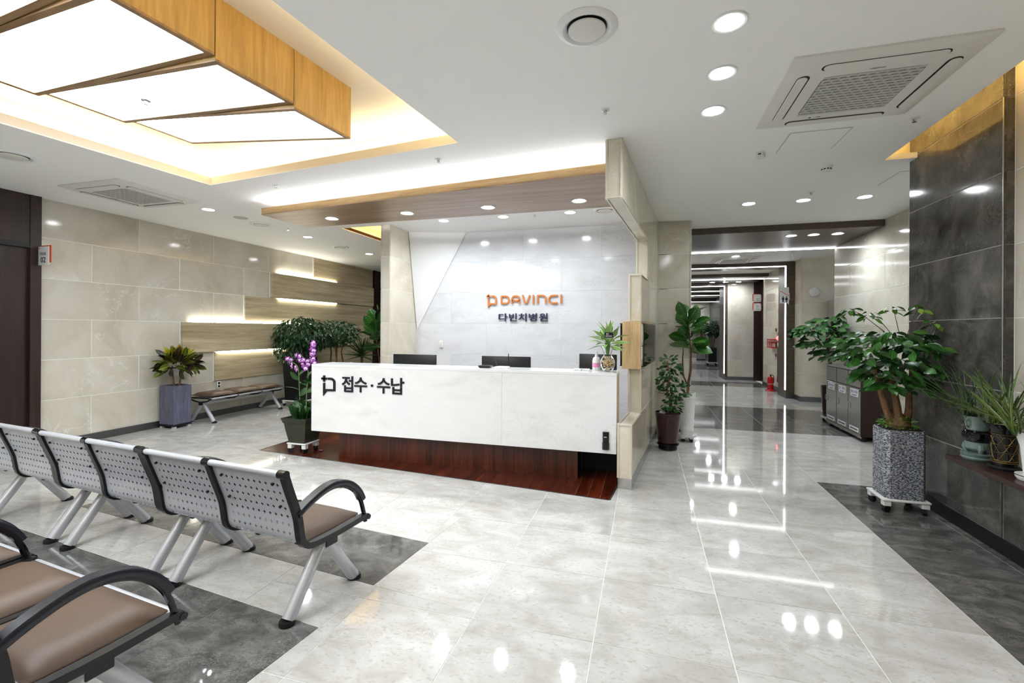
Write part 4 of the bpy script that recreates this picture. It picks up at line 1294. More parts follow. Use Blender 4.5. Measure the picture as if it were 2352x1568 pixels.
def leaf_mesh(name, m, W=0.5, prof=None, fold=0.25, droop=0.25, n=5, wave=0.0):
    """unit length leaf along +y, face up"""
    prof = prof or (0.06, 0.55, 0.95, 1.0, 0.7, 0.0)
    n = len(prof) - 1
    v, f, uv = [], [], []
    for i, w in enumerate(prof):
        t = i / n
        z = -droop * t * t
        h = W / 2 * w
        wv = wave * math.sin(t * 9)
        for s in (-1, 0, 1):
            v.append((s * h, t, z + (fold * h if s else 0) + (wv * s)))
            uv.append((0.5 + s * 0.5 * max(w, 0.05), t))
    for i in range(n):
        for s in (0, 1):
            a = 3 * i + s
            f.append((a, a + 1, a + 4, a + 3))
    me = bpy.data.meshes.new(name)
    me.from_pydata(v, [], f)
    ul = me.uv_layers.new(name='UVMap')
    for l in me.loops: ul.data[l.index].uv = uv[l.vertex_index]
    me.polygons.foreach_set('use_smooth', [True] * len(me.polygons))
    me.materials.append(m)
    return me
def frame_of(p, d, up=(0, 0, 1), s=1.0):
    y = Vector(d).normalized()
    u = Vector(up)
    x = y.cross(u)
    if x.length < 1e-3: x = Vector((1, 0, 0))
    x.normalize()
    z = x.cross(y)
    return Matrix(((x.x * s, y.x * s, z.x * s, p[0]), (x.y * s, y.y * s, z.y * s, p[1]), (x.z * s, y.z * s, z.z * s, p[2]), (0, 0, 0, 1)))
LIM = [None]
def keep(parent, p, d, s):
    """keep a leaf clear of the walls round its plant: (xmin, xmax, ymin, ymax) in world axes"""
    if LIM[0] is None: return Vector(p), Vector(d)
    p, d = Vector(p), Vector(d).normalized()
    for k in (0, 1):
        lo, hi = LIM[0][2 * k] - parent.location[k], LIM[0][2 * k + 1] - parent.location[k]
        t = p[k] + d[k] * s
        if t > hi: 
            d[k] = -abs(d[k]) * 0.3; p[k] = min(p[k], hi - 0.35 * s)
        if t < lo: 
            d[k] = abs(d[k]) * 0.3; p[k] = max(p[k], lo + 0.35 * s)
    return p, d
def leaf(parent, me, p, d, s, up=None, name='leaf', roll=0.85):
    p, d = keep(parent, p, d, s)
    if up is None: up = (rnd.uniform(-roll, roll), rnd.uniform(-roll, roll), 1.0)
    return put(name, me, parent, frame_of(p, d, up, s))
def foliage(name, m, parent, spots, L, W, droop=0.5):
    """small leaves that cannot be told apart, one mesh"""
    v, f = [], []
    for p, d in spots:
        p, d = keep(parent, p, d, L * 1.2)
        mw = frame_of(p, d, (rnd.uniform(-.4, .4), rnd.uniform(-.4, .4), 1), L * rnd.uniform(0.75, 1.2))
        o = len(v)
        for q in ((0, 0, 0), (-W / 2, 0.45, 0.06), (0, 0.5, -0.05), (W / 2, 0.45, 0.06), (0, 1, -droop * 0.5)):
            v.append(tuple(mw @ Vector(q)))
        f += [(o, o + 2, o + 1), (o, o + 3, o + 2), (o + 1, o + 2, o + 4), (o + 2, o + 3, o + 4)]
    me = bpy.data.meshes.new(name)
    me.from_pydata(v, [], f)
    me.materials.append(m)
    o = put(name, me, parent)
    o['kind'] = 'stuff'
    return o
def blob(c, r, n, out=1.0, hollow=0.5, down=0.3):
    s = []
    while len(s) < n:
        q = Vector((rnd.uniform(-1, 1), rnd.uniform(-1, 1), rnd.uniform(-1, 1)))
        if q.length > 1 or q.length < hollow: continue
        p = Vector((c[0] + q.x * r[0], c[1] + q.y * r[1], c[2] + q.z * r[2]))
        d = Vector((q.x, q.y, q.z * 0.3 - down)) * out + Vector((rnd.uniform(-.6, .6), rnd.uniform(-.6, .6), rnd.uniform(-.4, .4)))
        s.append((p, d))
    return s
def dolly(label, loc, w, d, rz=0.0, z=0.10, round_=False, m=None, cw=0.028):
    m = m or M['white_plastic']
    r = thing('plant_dolly', label, 'plant dolly', loc, rz, 'wheeled plant dollies')
    if round_:
        MB().lathe([(w / 2 - 0.02, z - 0.018), (w / 2, z - 0.014), (w / 2 + 0.004, z + 0.012), (w / 2 - 0.006, z + 0.012), (w / 2 - 0.01, z), (0.001, z)], 32).build('tray', m, r, smooth=True)
    else:
        MB().box(-w / 2, -d / 2, z - 0.018, w / 2, d / 2, z).build('tray', m, r, bevel=0.006)
    k = 0.66 if round_ else 1.0
    for sx in (-1, 1):
        for sy in (-1, 1):
            x, y = sx * (w / 2 - 0.035) * k, sy * (d / 2 - 0.035) * k
            lg = MB().box(x - 0.028, y - 0.028, 2 * cw - 0.004, x + 0.028, y + 0.028, z - 0.0185).build('leg', m, r, bevel=0.004, seg=1)
            c = put('caster', MB().cyl((-0.014, 0, 0), (0.014, 0, 0), cw, n=16).mesh('caster', smooth=True), lg, Matrix.Translation((x, y, cw)) @ Matrix.Rotation(R(25 * sx + 40 * sy), 4, 'Z'))
            c.data.materials.append(M['black_soft'])
    return r
def pot_box(parent, w, d, h, m, t=0.015, taper=1.0, rim=0.0):
    a, b = w / 2, d / 2
    A_, B_ = a * taper, b * taper
    mb = MB()
    mb.hexa([(-A_, -B_, 0), (A_, -B_, 0), (A_, B_, 0), (-A_, B_, 0)], [(-a, -b, h * 0.9), (a, -b, h * 0.9), (a, b, h * 0.9), (-a, b, h * 0.9)])
    mb.v += []; o = mb.build('pot', m, parent)
    for q in ((-a, -b, a, -b + t), (-a, b - t, a, b), (-a, -b + t, -a + t, b - t), (a - t, -b + t, a, b - t)):
        MB().box(q[0], q[1], h * 0.9, q[2], q[3], h).build('pot_rim', m, parent)
    MB().box(-a + t, -b + t, h * 0.9, a - t, b - t, h * 0.93).build('soil', M['soil'], parent)
    return o

# croton in a blue grey square planter
M['pot_blue'] = stone('blue_grey_pot', rgb(78, 78, 96), rgb(92, 93, 114), rgb(106, 107, 128), rgb(110, 110, 130), 0.45, 3, 4, 0.01, 0.2, (1, 1), None, (6, 6, 1))
LIM[0] = (-6.97, 9, -9, 99)
r = thing('potted_croton', 'croton with yellow, green and maroon leaves in a tall blue-grey square planter', 'potted plant', (-6.865, 5.345, 0.062))
pot_box(r, 0.285, 0.278, 0.574, M['pot_blue'])
for x, y in ((-0.03, 0.0), (0.035, 0.03)):
    MB().tube([(x, y, 0.53), (x * 1.5, y, 0.66), (x * 2.4, y * 2, 0.80)], [0.014, 0.012, 0.010], 8).build('stem', M['bark'], r, smooth=True)
cl = [leaf_mesh('leaf', M[k], 0.42, (0.08, 0.6, 0.95, 1.0, 0.75, 0.0), 0.2, 0.22) for k in ('croton_y', 'croton_g', 'croton_d')]
for i in range(96):
    a = i * 2.39996
    t = i / 96
    el = R(76 - 100 * t)
    d = Vector((math.cos(a) * math.cos(el), math.sin(a) * math.cos(el), math.sin(el)))
    c = Vector((0.02 + rnd.uniform(-.05, .05), 0.01 + rnd.uniform(-.05, .05), 0.96 - 0.13 * t))
    me = cl[0] if t < 0.13 else (cl[1] if rnd.random() < 0.75 - t * 0.55 else cl[2])
    rad = 0.06 + 0.10 * math.cos(el)
    leaf(r, me, c + Vector((d.x * rad, d.y * rad, d.z * 0.03)), (d.x, d.y, d.z * 0.8 + rnd.uniform(-.35, .4)), rnd.uniform(0.18, 0.24), roll=1.6)
dk = thing('planter_stand', 'low black stand with grey feet under the blue-grey planter', 'plant stand', (-6.865, 5.345, 0))
MB().box(-0.148, -0.145, 0.03, 0.148, 0.145, 0.061).build('tray', M['black_soft'], dk, bevel=0.003, seg=1)
for sx in (-1, 1):
    for sy in (-1, 1):
        MB().box(sx * 0.115 - 0.022, sy * 0.112 - 0.022, 0, sx * 0.115 + 0.022, sy * 0.112 + 0.022, 0.0295).build('foot', M['vent_grey'], dk)

# weeping figs and yucca in front of the wood panels
LIM[0] = (-6.99, 9, -9, 99)
dolly('white wheeled dolly under the black planter beside the backless bench', (-6.55, 7.62, 0), 0.46, 0.46, 0, 0.11)
r = thing('potted_weeping_fig', 'bushy dark weeping fig in a black planter before the wood panels', 'potted plant', (-6.55, 7.62, 0.112))
pot_box(r, 0.44, 0.44, 0.82, M['black'], taper=0.86)
for x, y in ((-0.06, -0.04), (0.05, 0.03), (0.02, -0.07)):
    MB().tube([(x, y, 0.75), (x * 1.8, y * 1.5, 1.0), (x * 3, y * 3, 1.3)], [0.012, 0.010, 0.007], 8).build('stem', M['bark_tan'], r, smooth=True)
foliage('foliage', M['green_dark'], r, blob((0.02, 0.05, 1.28), (0.50, 0.52, 0.36), 1300, hollow=0.45, down=0.7) + blob((-0.05, -0.1, 1.05), (0.34, 0.36, 0.36), 560, hollow=0.3, down=0.9), 0.11, 0.42)
r = thing('potted_ficus_tree', 'dark leaved ficus with several tan trunks behind the weeping fig', 'potted plant', (-6.45, 8.55, 0))
MB().lathe([(0.14, 0), (0.19, 0.38), (0.195, 0.42), (0.18, 0.42), (0.17, 0.37), (0.001, 0.36)], 24).build('pot', M['black'], r, smooth=True)
for k, (x, y) in enumerate(((-0.12, 0), (-0.02, 0.05), (0.08, -0.03), (0.16, 0.04))):
    MB().tube([(x * 0.4, y, 0.35), (x, y * 2, 0.7), (x * 0.8, y, 1.0), (x * 1.4, y, 1.35)], [0.022, 0.02, 0.016, 0.012], 8).build('trunk', M['bark_tan'], r, smooth=True)
foliage('foliage', M['green_dark'], r, blob((0.02, 0.0, 1.42), (0.50, 0.5, 0.27), 1100, hollow=0.4, down=0.5), 0.095, 0.45)
r = thing('potted_yucca', 'spiky yucca with narrow blades beside the ficus', 'potted plant', (-6.2, 9.15, 0))
MB().lathe([(0.11, 0), (0.15, 0.30), (0.155, 0.34), (0.14, 0.34), (0.13, 0.29), (0.001, 0.28)], 24).build('pot', M['black'], r, smooth=True)
MB().tube([(0, 0, 0.28), (0.01, 0, 0.6), (0.0, 0, 0.92)], [0.03, 0.026, 0.024], 10).build('trunk', M['bark'], r, smooth=True)
yb = leaf_mesh('blade', M['blade'], 0.085, (0.7, 1.0, 0.95, 0.8, 0.5, 0.0), 0.3, 0.10)
for i in range(56):
    a = i * 2.39996
    el = R(80 - 95 * i / 56)
    d = Vector((math.cos(a) * math.cos(el), math.sin(a) * math.cos(el), math.sin(el)))
    leaf(r, yb, (d.x * 0.02, d.y * 0.02, 0.98 - 0.12 * i / 56), d, rnd.uniform(0.36, 0.46), name='blade')

# fiddle leaf figs
fl_big = leaf_mesh('leaf', M['green_fig'], 0.66, (0.10, 0.42, 0.62, 0.95, 1.0, 0.72, 0.0), 0.18, 0.20, wave=0.012)
def fiddle(r, z0, z1, n, s, trunk, spread=0.10, start=0.45, seed=1):
    g = random.Random(seed)
    top = trunk[-1]
    for i in range(n):
        t = start + (1 - start) * i / n
        k = t * (len(trunk) - 1)
        j = min(int(k), len(trunk) - 2)
        p = Vector(trunk[j]).lerp(Vector(trunk[j + 1]), k - j)
        a = i * 2.39996 + seed
        el = R(10 + 60 * (i / n) ** 1.3) + g.uniform(-.35, .35)
        d = Vector((math.cos(a) * math.cos(el), math.sin(a) * math.cos(el), math.sin(el)))
        leaf(r, fl_big, p + d * 0.02, d, s * g.uniform(0.85, 1.15), roll=1.8)
r = thing('fiddle_leaf_fig', 'fiddle leaf fig before the dark door left of the stone column', 'potted plant', (-5.66, 9.0, 0))
MB().lathe([(0.13, 0), (0.17, 0.38), (0.175, 0.42), (0.16, 0.42), (0.15, 0.37), (0.001, 0.36)], 24).build('pot', M['white_plastic'], r, smooth=True)
tr_ = [(0, 0, 0.34), (0.03, 0, 0.7), (-0.02, 0, 1.05), (-0.06, 0, 1.35), (-0.08, 0, 1.75)]
MB().tube(tr_, [0.016, 0.015, 0.013, 0.011, 0.007], 8).build('trunk', M['bark'], r, smooth=True)
fiddle(r, 1, 1.9, 24, 0.34, tr_, start=0.55, seed=3)
LIM[0] = (0.16, 9, -9, 6.96)
dolly('round white wheeled dolly under the tall white pot by the pillar', (0.545, 6.72, 0), 0.235, 0.235, 0, 0.085, True, cw=0.024)
r = thing('fiddle_leaf_fig', 'fiddle leaf fig with large bright leaves in a tall white pot by the pillar', 'potted plant', (0.545, 6.72, 0.087))
MB().lathe([(0.075, 0.0), (0.082, 0.01), (0.084, 0.06), (0.088, 0.065), (0.088, 0.075), (0.085, 0.08), (0.105, 0.50), (0.109, 0.505), (0.109, 0.52), (0.108, 0.525), (0.114, 0.575), (0.104, 0.575), (0.10, 0.53), (0.001, 0.52)], 32).build('pot', M['white_plastic'], r, smooth=True)
MB().lathe([(0.098, 0.532), (0.001, 0.536)], 20).build('soil', M['gravel'], r)
tr_ = [(0, 0, 0.50), (0.015, 0.0, 0.70), (0.045, 0, 0.88), (0.045, 0, 1.15), (0.02, 0, 1.4), (0.0, 0, 1.6)]
MB().tube(tr_, [0.017, 0.016, 0.014, 0.012, 0.010, 0.006], 8).build('trunk', M['bark'], r, smooth=True)
MB().tube([(0.01, 0, 0.66), (-0.05, 0.01, 0.80), (-0.06, 0.0, 1.0), (-0.05, 0, 1.2)], [0.013, 0.011, 0.009, 0.006], 8).build('branch', M['bark'], r, smooth=True)
fiddle(r, 1.0, 1.75, 26, 0.265, tr_, start=0.58, seed=5)
# small leaf ficus in maroon pot
M['maroon'] = plain('maroon_glaze', rgb(50, 16, 17), 0.14, coat=0.4)
LIM[0] = (0.11, 9, -9, 6.96)
st = thing('planter_stand', 'round black scalloped stand under the maroon pot by the partition', 'plant stand', (0.275, 6.20, 0))
MB().lathe([(0.105, 0.0), (0.115, 0.012), (0.112, 0.05), (0.135, 0.062), (0.138, 0.074), (0.12, 0.074), (0.115, 0.066), (0.001, 0.066)], 28).build('tray', M['black_gloss'], st, smooth=True)
r = thing('potted_ficus_bush', 'small leaved green ficus in a glossy maroon pot by the partition', 'potted plant', (0.275, 6.20, 0.067))
MB().lathe([(0.001, 0), (0.112, 0.0), (0.118, 0.01), (0.152, 0.365), (0.160, 0.372), (0.162, 0.398), (0.15, 0.402), (0.146, 0.375), (0.001, 0.365)], 32).build('pot', M['maroon'], r, smooth=True)
MB().lathe([(0.144, 0.378), (0.001, 0.384)], 24).build('soil', M['soil'], r)
MB().ball((-0.07, -0.06, 0.40), 0.04, 10, 6, 0.7).build('pebble', M['vent_grey'], r, smooth=True)
tr_ = [(0.02, 0, 0.37), (0.04, 0, 0.52), (-0.02, 0, 0.68), (0.02, 0.01, 0.85), (-0.01, 0, 1.05)]
MB().tube(tr_, [0.018, 0.016, 0.014, 0.011, 0.006], 8).build('trunk', M['bark'], r, smooth=True)
sl = [leaf_mesh('leaf', M[k], 0.52, (0.1, 0.7, 1.0, 0.8, 0.0), 0.2, 0.15) for k in ('green_dark', 'green_mid')]
for c, rr, n in (((0.02, 0, 0.95), (0.13, 0.13, 0.15), 90), ((-0.03, 0.0, 0.76), (0.13, 0.13, 0.12), 75), ((0.11, 0.0, 0.68), (0.12, 0.12, 0.12), 60), ((0.05, -0.02, 0.50), (0.10, 0.10, 0.11), 65)):
    for p, d in blob(c, rr, n, hollow=0.3, down=0.1):
        leaf(r, sl[0 if rnd.random() < 0.65 else 1], p, d, rnd.uniform(0.06, 0.085), roll=1.5)

# money tree in the speckled planter
def speckle(name, dark, light, k=1.0):
    m, nt, N, L, b = nodemat(name)
    vec, inf = coords(nt, (60 * k, 60 * k, 190 * k), obj=True)
    n1 = noise(nt, vec, 1.0, 3, 0.6, 0.6)
    r1 = ramp(N, [(0.48, dark), (0.56, light)])
    L.new(n1, r1.inputs[0])
    L.new(r1.outputs[0], b.inputs['Base Color'])
    b.inputs['Roughness'].default_value = 0.6
    bp = N.new('ShaderNodeBump'); bp.inputs['Strength'].default_value = 0.5; bp.inputs['Distance'].default_value = 0.004
    L.new(n1, bp.inputs['Height']); L.new(bp.outputs[0], b.inputs['Normal'])
    return m
M['speckle'] = speckle('speckled_stoneware', rgb(52, 54, 62), rgb(192, 194, 200))
LIM[0] = (0, 2.315, -9, 99)
dolly('large white wheeled dolly under the speckled grey planter', (2.065, 4.70, 0), 0.335, 0.315, 0, 0.115, cw=0.03)
r = thing('potted_umbrella_tree', 'umbrella tree with three tan trunks in a speckled grey planter by the dark column', 'potted plant', (2.07, 4.70, 0.117))
mb = MB()
hx = [(-0.145, -0.10), (-0.115, -0.137), (0.115, -0.137), (0.145, -0.10), (0.145, 0.10), (0.115, 0.137), (-0.115, 0.137), (-0.145, 0.10)]
mb.prism(hx, 0, 0.565).build('pot', M['speckle'], r, bevel=0.002, seg=1)
MB().prism([(a * 0.9, b * 0.9) for a, b in hx], 0.565, 0.572).build('soil', M['soil'], r)
trunks = [[(-0.03, 0, 0.56), (-0.09, -0.01, 0.72), (-0.14, 0.0, 0.92), (-0.19, 0.0, 1.15)],
          [(0.0, -0.02, 0.56), (-0.02, -0.02, 0.75), (-0.04, 0.0, 0.95), (-0.03, 0.03, 1.2)],
          [(0.035, 0, 0.56), (0.075, 0.01, 0.70), (0.08, 0.01, 0.90), (0.11, 0.0, 1.15)]]
for t in trunks:
    MB().tube(spline(t, 4), [0.034 - 0.018 * i / 12 for i in range(13)], 10).build('trunk', M['bark_tan'], r, smooth=True)
MB().lathe([(0.075, 0.56), (0.085, 0.60), (0.06, 0.66), (0.02, 0.70)], 14, (0.0, 0.0)).build('root_knot', M['bark_tan'], r, smooth=True)
ul = [leaf_mesh('leaf', M[k], 0.50, (0.08, 0.55, 0.95, 1.0, 0.7, 0.0), 0.22, 0.28) for k in ('green_mid', 'green_dark', 'green_fresh')]
def umbrella(r, c, rad, n, s, tiers, pick):
    for q in range(n):
        a = q * 2.39996 + c[0] * 9
        t = (q + 0.5) / n
        rr = rad * math.sqrt(t)
        p = Vector((c[0] + rr * math.cos(a), c[1] + rr * math.sin(a), c[2] - 0.10 * t * t * rad / 0.25 + rnd.uniform(-.03, .03)))
        d = Vector((math.cos(a + rnd.uniform(-.7, .7)), math.sin(a + rnd.uniform(-.7, .7)), rnd.uniform(-0.55, 0.15)))
        leaf(r, pick(), p, d, s * rnd.uniform(0.8, 1.2), roll=1.1)
pk = lambda: ul[0] if rnd.random() < 0.6 else ul[1]
pf = lambda: ul[2] if rnd.random() < 0.45 else ul[0]
for c, rad, n in (((-0.08, 0.0, 1.36), 0.36, 110), ((-0.28, 0.0, 1.22), 0.20, 44), ((0.12, 0.0, 1.30), 0.16, 34), ((-0.16, -0.05, 1.04), 0.17, 40), ((0.0, -0.06, 1.14), 0.26, 66), ((0.10, 0.0, 1.02), 0.14, 30), ((-0.05, -0.1, 0.96), 0.16, 26)):
    umbrella(r, c, rad, n, 0.115, 1, pk)
for c, d in (((-0.10, 0, 1.38), (-0.30, -0.1, 0.20)), ((0.0, 0, 1.38), (-0.05, 0.0, 0.22)), ((0.06, 0, 1.36), (0.10, 0.05, 0.24)), ((0.06, 0, 1.33), (0.13, -0.12, 0.14)), ((-0.05, 0, 1.36), (-0.16, 0, 0.19))):
    e = Vector(c) + Vector(d)
    MB().tube([c, Vector(c).lerp(e, 0.6) + Vector((0, 0, 0.02)), e], [0.003, 0.0025, 0.002], 6).build('twig', M['bark_tan'], r, smooth=True)
    for k in range(11):
        a = k * 2 * PI / 7
        leaf(r, pf(), e + Vector((0.03 * math.cos(a), 0.03 * math.sin(a), -0.018 * (k % 4))), (math.cos(a), math.sin(a), rnd.uniform(-.5, .1)), 0.075)
foliage('ground_cover', M['green_fresh'], r, blob((0.0, 0.0, 0.60), (0.13, 0.12, 0.06), 260, hollow=0.2, down=-0.3), 0.035, 0.6)
# schefflera beside the bins
LIM[0] = (0, 3.17, -9, 99)
dolly('round white wheeled saucer under the maroon pot behind the bins', (2.95, 8.87, 0), 0.27, 0.27, 0, 0.085, True, cw=0.024)
r = thing('potted_schefflera', 'dark green schefflera in a maroon pot behind the steel bins', 'potted plant', (2.95, 8.87, 0.087))
MB().lathe([(0.001, 0), (0.095, 0.0), (0.10, 0.01), (0.135, 0.48), (0.14, 0.51), (0.128, 0.51), (0.12, 0.48), (0.001, 0.47)], 28).build('pot', M['maroon'], r, smooth=True)
MB().tube(spline([(0, 0, 0.47), (0.02, 0, 0.75), (-0.02, 0.02, 1.05), (-0.05, 0.0, 1.3)], 3), [0.028] * 5 + [0.022] * 5, 10).build('trunk', M['bark'], r, smooth=True)
for c, rad, n in (((-0.12, 0, 1.50), 0.42, 120), ((0.05, 0.05, 1.64), 0.24, 44), ((-0.2, 0, 1.26), 0.26, 60), ((0.0, -0.05, 1.10), 0.22, 44), ((-0.38, 0, 1.42), 0.16, 34)):
    umbrella(r, c, rad, n, 0.15, 1, lambda: ul[1] if rnd.random() < 0.75 else ul[0])

# purple orchid beside the desk
M['pot_olive'] = speckle('olive_pot', rgb(34, 36, 24), rgb(58, 60, 38), 1.4)
LIM[0] = None
dolly('small white wheeled dolly under the olive orchid pot', (-4.025, 4.745, 0), 0.27, 0.26, 0, 0.125, cw=0.03)
r = thing('potted_orchid', 'purple and white orchid in a dark olive square pot beside the desk', 'potted plant', (-4.025, 4.745, 0.127))
mb = MB()
lv = [(0.118, 0.0), (0.125, 0.05), (0.145, 0.16), (0.155, 0.235), (0.163, 0.24), (0.182, 0.30), (0.176, 0.30), (0.155, 0.26)]
v = [(sx * a, sy * a, z) for a, z in lv for sx, sy in ((-1, -1), (1, -1), (1, 1), (-1, 1))]
f = [(4 * k + i, 4 * k + (i + 1) % 4, 4 * k + 4 + (i + 1) % 4, 4 * k + 4 + i) for k in range(len(lv) - 1) for i in range(4)] + [(3, 2, 1, 0), (28, 29, 30, 31)]
mb.add(v, f).build('pot', M['pot_olive'], r, bevel=0.004, seg=1)
MB().box(-0.153, -0.153, 0.262, 0.153, 0.153, 0.272).build('moss', M['moss'], r)
def orchid_flower():
    m, nt, N, L, b = nodemat('orchid_petal')
    uv = N.new('ShaderNodeUVMap'); sp = N.new('ShaderNodeSeparateXYZ'); L.new(uv.outputs[0], sp.inputs[0])
    rp = ramp(N, [(0.0, rgb(244, 236, 246)), (0.45, rgb(240, 226, 244)), (0.62, rgb(168, 60, 176)), (1.0, rgb(122, 26, 138))])
    L.new(sp.outputs[1], rp.inputs[0]); L.new(rp.outputs[0], b.inputs['Base Color'])
    b.inputs['Roughness'].default_value = 0.5
    v, f, uv_ = [], [], []
    for k, (ang, ln, w) in enumerate(((90, 1, .62), (18, 1.05, .78), (162, 1.05, .78), (-50, 1, .6), (230, 1, .6), (-90, 0.75, .62))):
        c, s = math.cos(R(ang)), math.sin(R(ang))
        o = len(v)
        for t, ww in ((0.0, 0.1), (0.35, 0.7), (0.7, 1.0), (1.0, 0.25)):
            for sd in (-1, 0, 1):
                x, y = t * ln, sd * ww * w / 2
                v.append((c * x - s * y, -0.18 * t + 0.12 * abs(sd) * t + (-0.25 * t if k == 5 else 0), s * x + c * y))
                uv_.append((0.5 + sd * 0.5, t if k != 5 else 1.0 - 0.5 * t))
        for i in range(3):
            for sd in (0, 1):
                a = o + 3 * i + sd
                f.append((a, a + 1, a + 4, a + 3))
    me = bpy.data.meshes.new('flower')
    me.from_pydata(v, [], f)
    u = me.uv_layers.new(name='UVMap')
    for l in me.loops: u.data[l.index].uv = uv_[l.vertex_index]
    me.polygons.foreach_set('use_smooth', [True] * len(me.polygons))
    me.materials.append(m)
    return me
fw_ = orchid_flower()
ol = leaf_mesh('leaf', M['green_dark'], 0.36, (0.3, 0.8, 1.0, 0.9, 0.6, 0.0), 0.25, 0.2)
stems = [([(-0.05, 0.0, 0.27), (-0.06, 0, 0.55), (-0.075, 0, 0.80), (-0.09, 0, 0.90), (-0.16, -0.01, 0.96), (-0.25, -0.02, 1.0)], 9),
         ([(0.05, -0.02, 0.27), (0.06, -0.02, 0.6), (0.08, -0.02, 0.85), (0.03, -0.03, 1.0), (-0.03, -0.04, 1.07)], 14),
         ([(0.10, 0.03, 0.27), (0.11, 0.03, 0.6), (0.13, 0.03, 0.9), (0.12, 0.02, 1.08), (0.14, 0.0, 1.2)], 16)]
for pts, n in stems:
    sp_ = spline(pts, 4)
    MB().tube(sp_, [0.008 - 0.005 * i / len(sp_) for i in range(len(sp_))], 7).build('stem', M['stem'], r, smooth=True)
    for i in range(9):
        p = sp_[2 + i if 2 + i < len(sp_) else -1]
        if p[2] > 0.80: break
        a = i * 2.6 + n
        leaf(r, ol, p, (math.cos(a), math.sin(a), 0.55), rnd.uniform(0.15, 0.22), roll=1.6)
    k0 = len(sp_) - 1 - int(len(sp_) * 0.42)
    for i in range(n):
        p = Vector(sp_[k0 + int((len(sp_) - 1 - k0) * i / max(n - 1, 1))])
        a = R(-90 + rnd.uniform(-80, 80))
        q = p + Vector((math.cos(a) * 0.03 + rnd.uniform(-.035, .035), math.sin(a) * 0.03, rnd.uniform(-.04, .03)))
        put('flower', fw_, r, Matrix.Translation(q) @ Matrix.Rotation(a + R(90), 4, 'Z') @ Matrix.Rotation(rnd.uniform(-.5, .5), 4, 'Y') @ Matrix.Rotation(R(rnd.uniform(-10, 30)), 4, 'X') @ Matrix.Scale(0.036, 4))
for i in range(26):
    a = i * 2.4
    leaf(r, ol, (0.07 * math.cos(a), 0.07 * math.sin(a), 0.275), (math.cos(a) * 0.5, math.sin(a) * 0.5, 1), rnd.uniform(0.14, 0.24))
o = put('fallen_petal', fw_, None, Matrix.Translation((-3.83, 4.815, 0.012)) @ Matrix.Rotation(R(80), 4, 'X') @ Matrix.Scale(0.03, 4))
tag(o, 'wilted red orchid blossom lying on the mahogany floor beside the dolly', 'fallen flower')

# glass vase with variegated leaves on the desk
r = thing('glass_vase', 'round glass vase of variegated leaves and golden chips on the desk', 'vase', (-0.368, 4.75, 1.0885))
prof = [(0.001, 0.0), (0.042, 0.0), (0.058, 0.02), (0.074, 0.065), (0.074, 0.10), (0.060, 0.135), (0.040, 0.16), (0.036, 0.175), (0.050, 0.215), (0.073, 0.255)]
inn = [(a - 0.003, z) for a, z in reversed(prof[2:])] + [(0.05, 0.008), (0.001, 0.006)]
MB().lathe(prof, 32, cap=False).build('vase_glass', M['glass'], r, smooth=True)
M['gold'] = plain('gold_chips', rgb(214, 150, 36), 0.35, 0.3)
M['chip'] = plain('clear_chips', rgb(232, 226, 214), 0.15)
for k, mm in ((0, 'gold'), (1, 'chip')):
    mb = MB()
    for i in range(150):
        z = rnd.uniform(0.014, 0.15)
        rr = (0.052 if z < 0.03 else 0.064 if z < 0.11 else 0.046) * math.sqrt(rnd.random())
        if k == 0 and z < 0.06 and rnd.random() < 0.5: z += 0.06
        a = rnd.uniform(0, 6.28); s = rnd.uniform(0.003, 0.006)
        c = (min(rr, 0.05 if z > 0.12 else 1) * math.cos(a), min(rr, 0.05 if z > 0.12 else 1) * math.sin(a), z)
        mb.add([(c[0] + s, c[1], c[2]), (c[0] - s, c[1], c[2] + s * .4), (c[0], c[1] + s, c[2]), (c[0], c[1] - s, c[2]), (c[0], c[1], c[2] + s), (c[0], c[1], c[2] - s)],
               [(0, 2, 4), (2, 1, 4), (1, 3, 4), (3, 0, 4), (2, 0, 5), (1, 2, 5), (3, 1, 5), (0, 3, 5)])
    mb.build('chips', M[mm], r)['kind'] = 'stuff'
dl = leaf_mesh('leaf', M['dieff'], 0.34, (0.06, 0.5, 0.95, 1.0, 0.7, 0.3, 0.0), 0.25, 0.25)
for i in range(24):
    a = i * 2.39996 + 0.6
    el = R(78 - 88 * i / 24)
    d = Vector((math.cos(a) * math.cos(el), math.sin(a) * math.cos(el), math.sin(el)))
    b_ = Vector((d.x * 0.04, d.y * 0.04, 0.26 + 0.09 * math.sin(el)))
    MB().tube([(d.x * 0.01, d.y * 0.01, 0.17), b_ * 0.6 + Vector((0, 0, 0.10)), b_], [0.004, 0.004, 0.003], 6).build('stalk', M['stem'], r, smooth=True)
    leaf(r, dl, b_, d, rnd.uniform(0.15, 0.20), roll=1.4)
LIM[0] = None
tg = thing('plant_tag', 'small black tag with white writing stuck among the vase leaves', 'tag', (-0.345, 4.60, 1.455), R(12))
MB().box(-0.042, -0.002, -0.026, 0.042, 0.002, 0.026).build('card', M['black'], tg, bevel=0.0015, seg=1)
text_fit('tag_print', '항상', M['paper'], tg, -0.028, -0.002, 0.002, 0.018, -0.0025, 0.0006)
text_fit('tag_print', '행복하세요', M['paper'], tg, -0.034, 0.03, -0.018, -0.004, -0.0025, 0.0006)
MB().tube([(0, 0.15, -0.17), (0, 0.05, -0.06), (0, 0.004, 0.0)], 0.0015, 6).build('stick', M['stem'], tg)

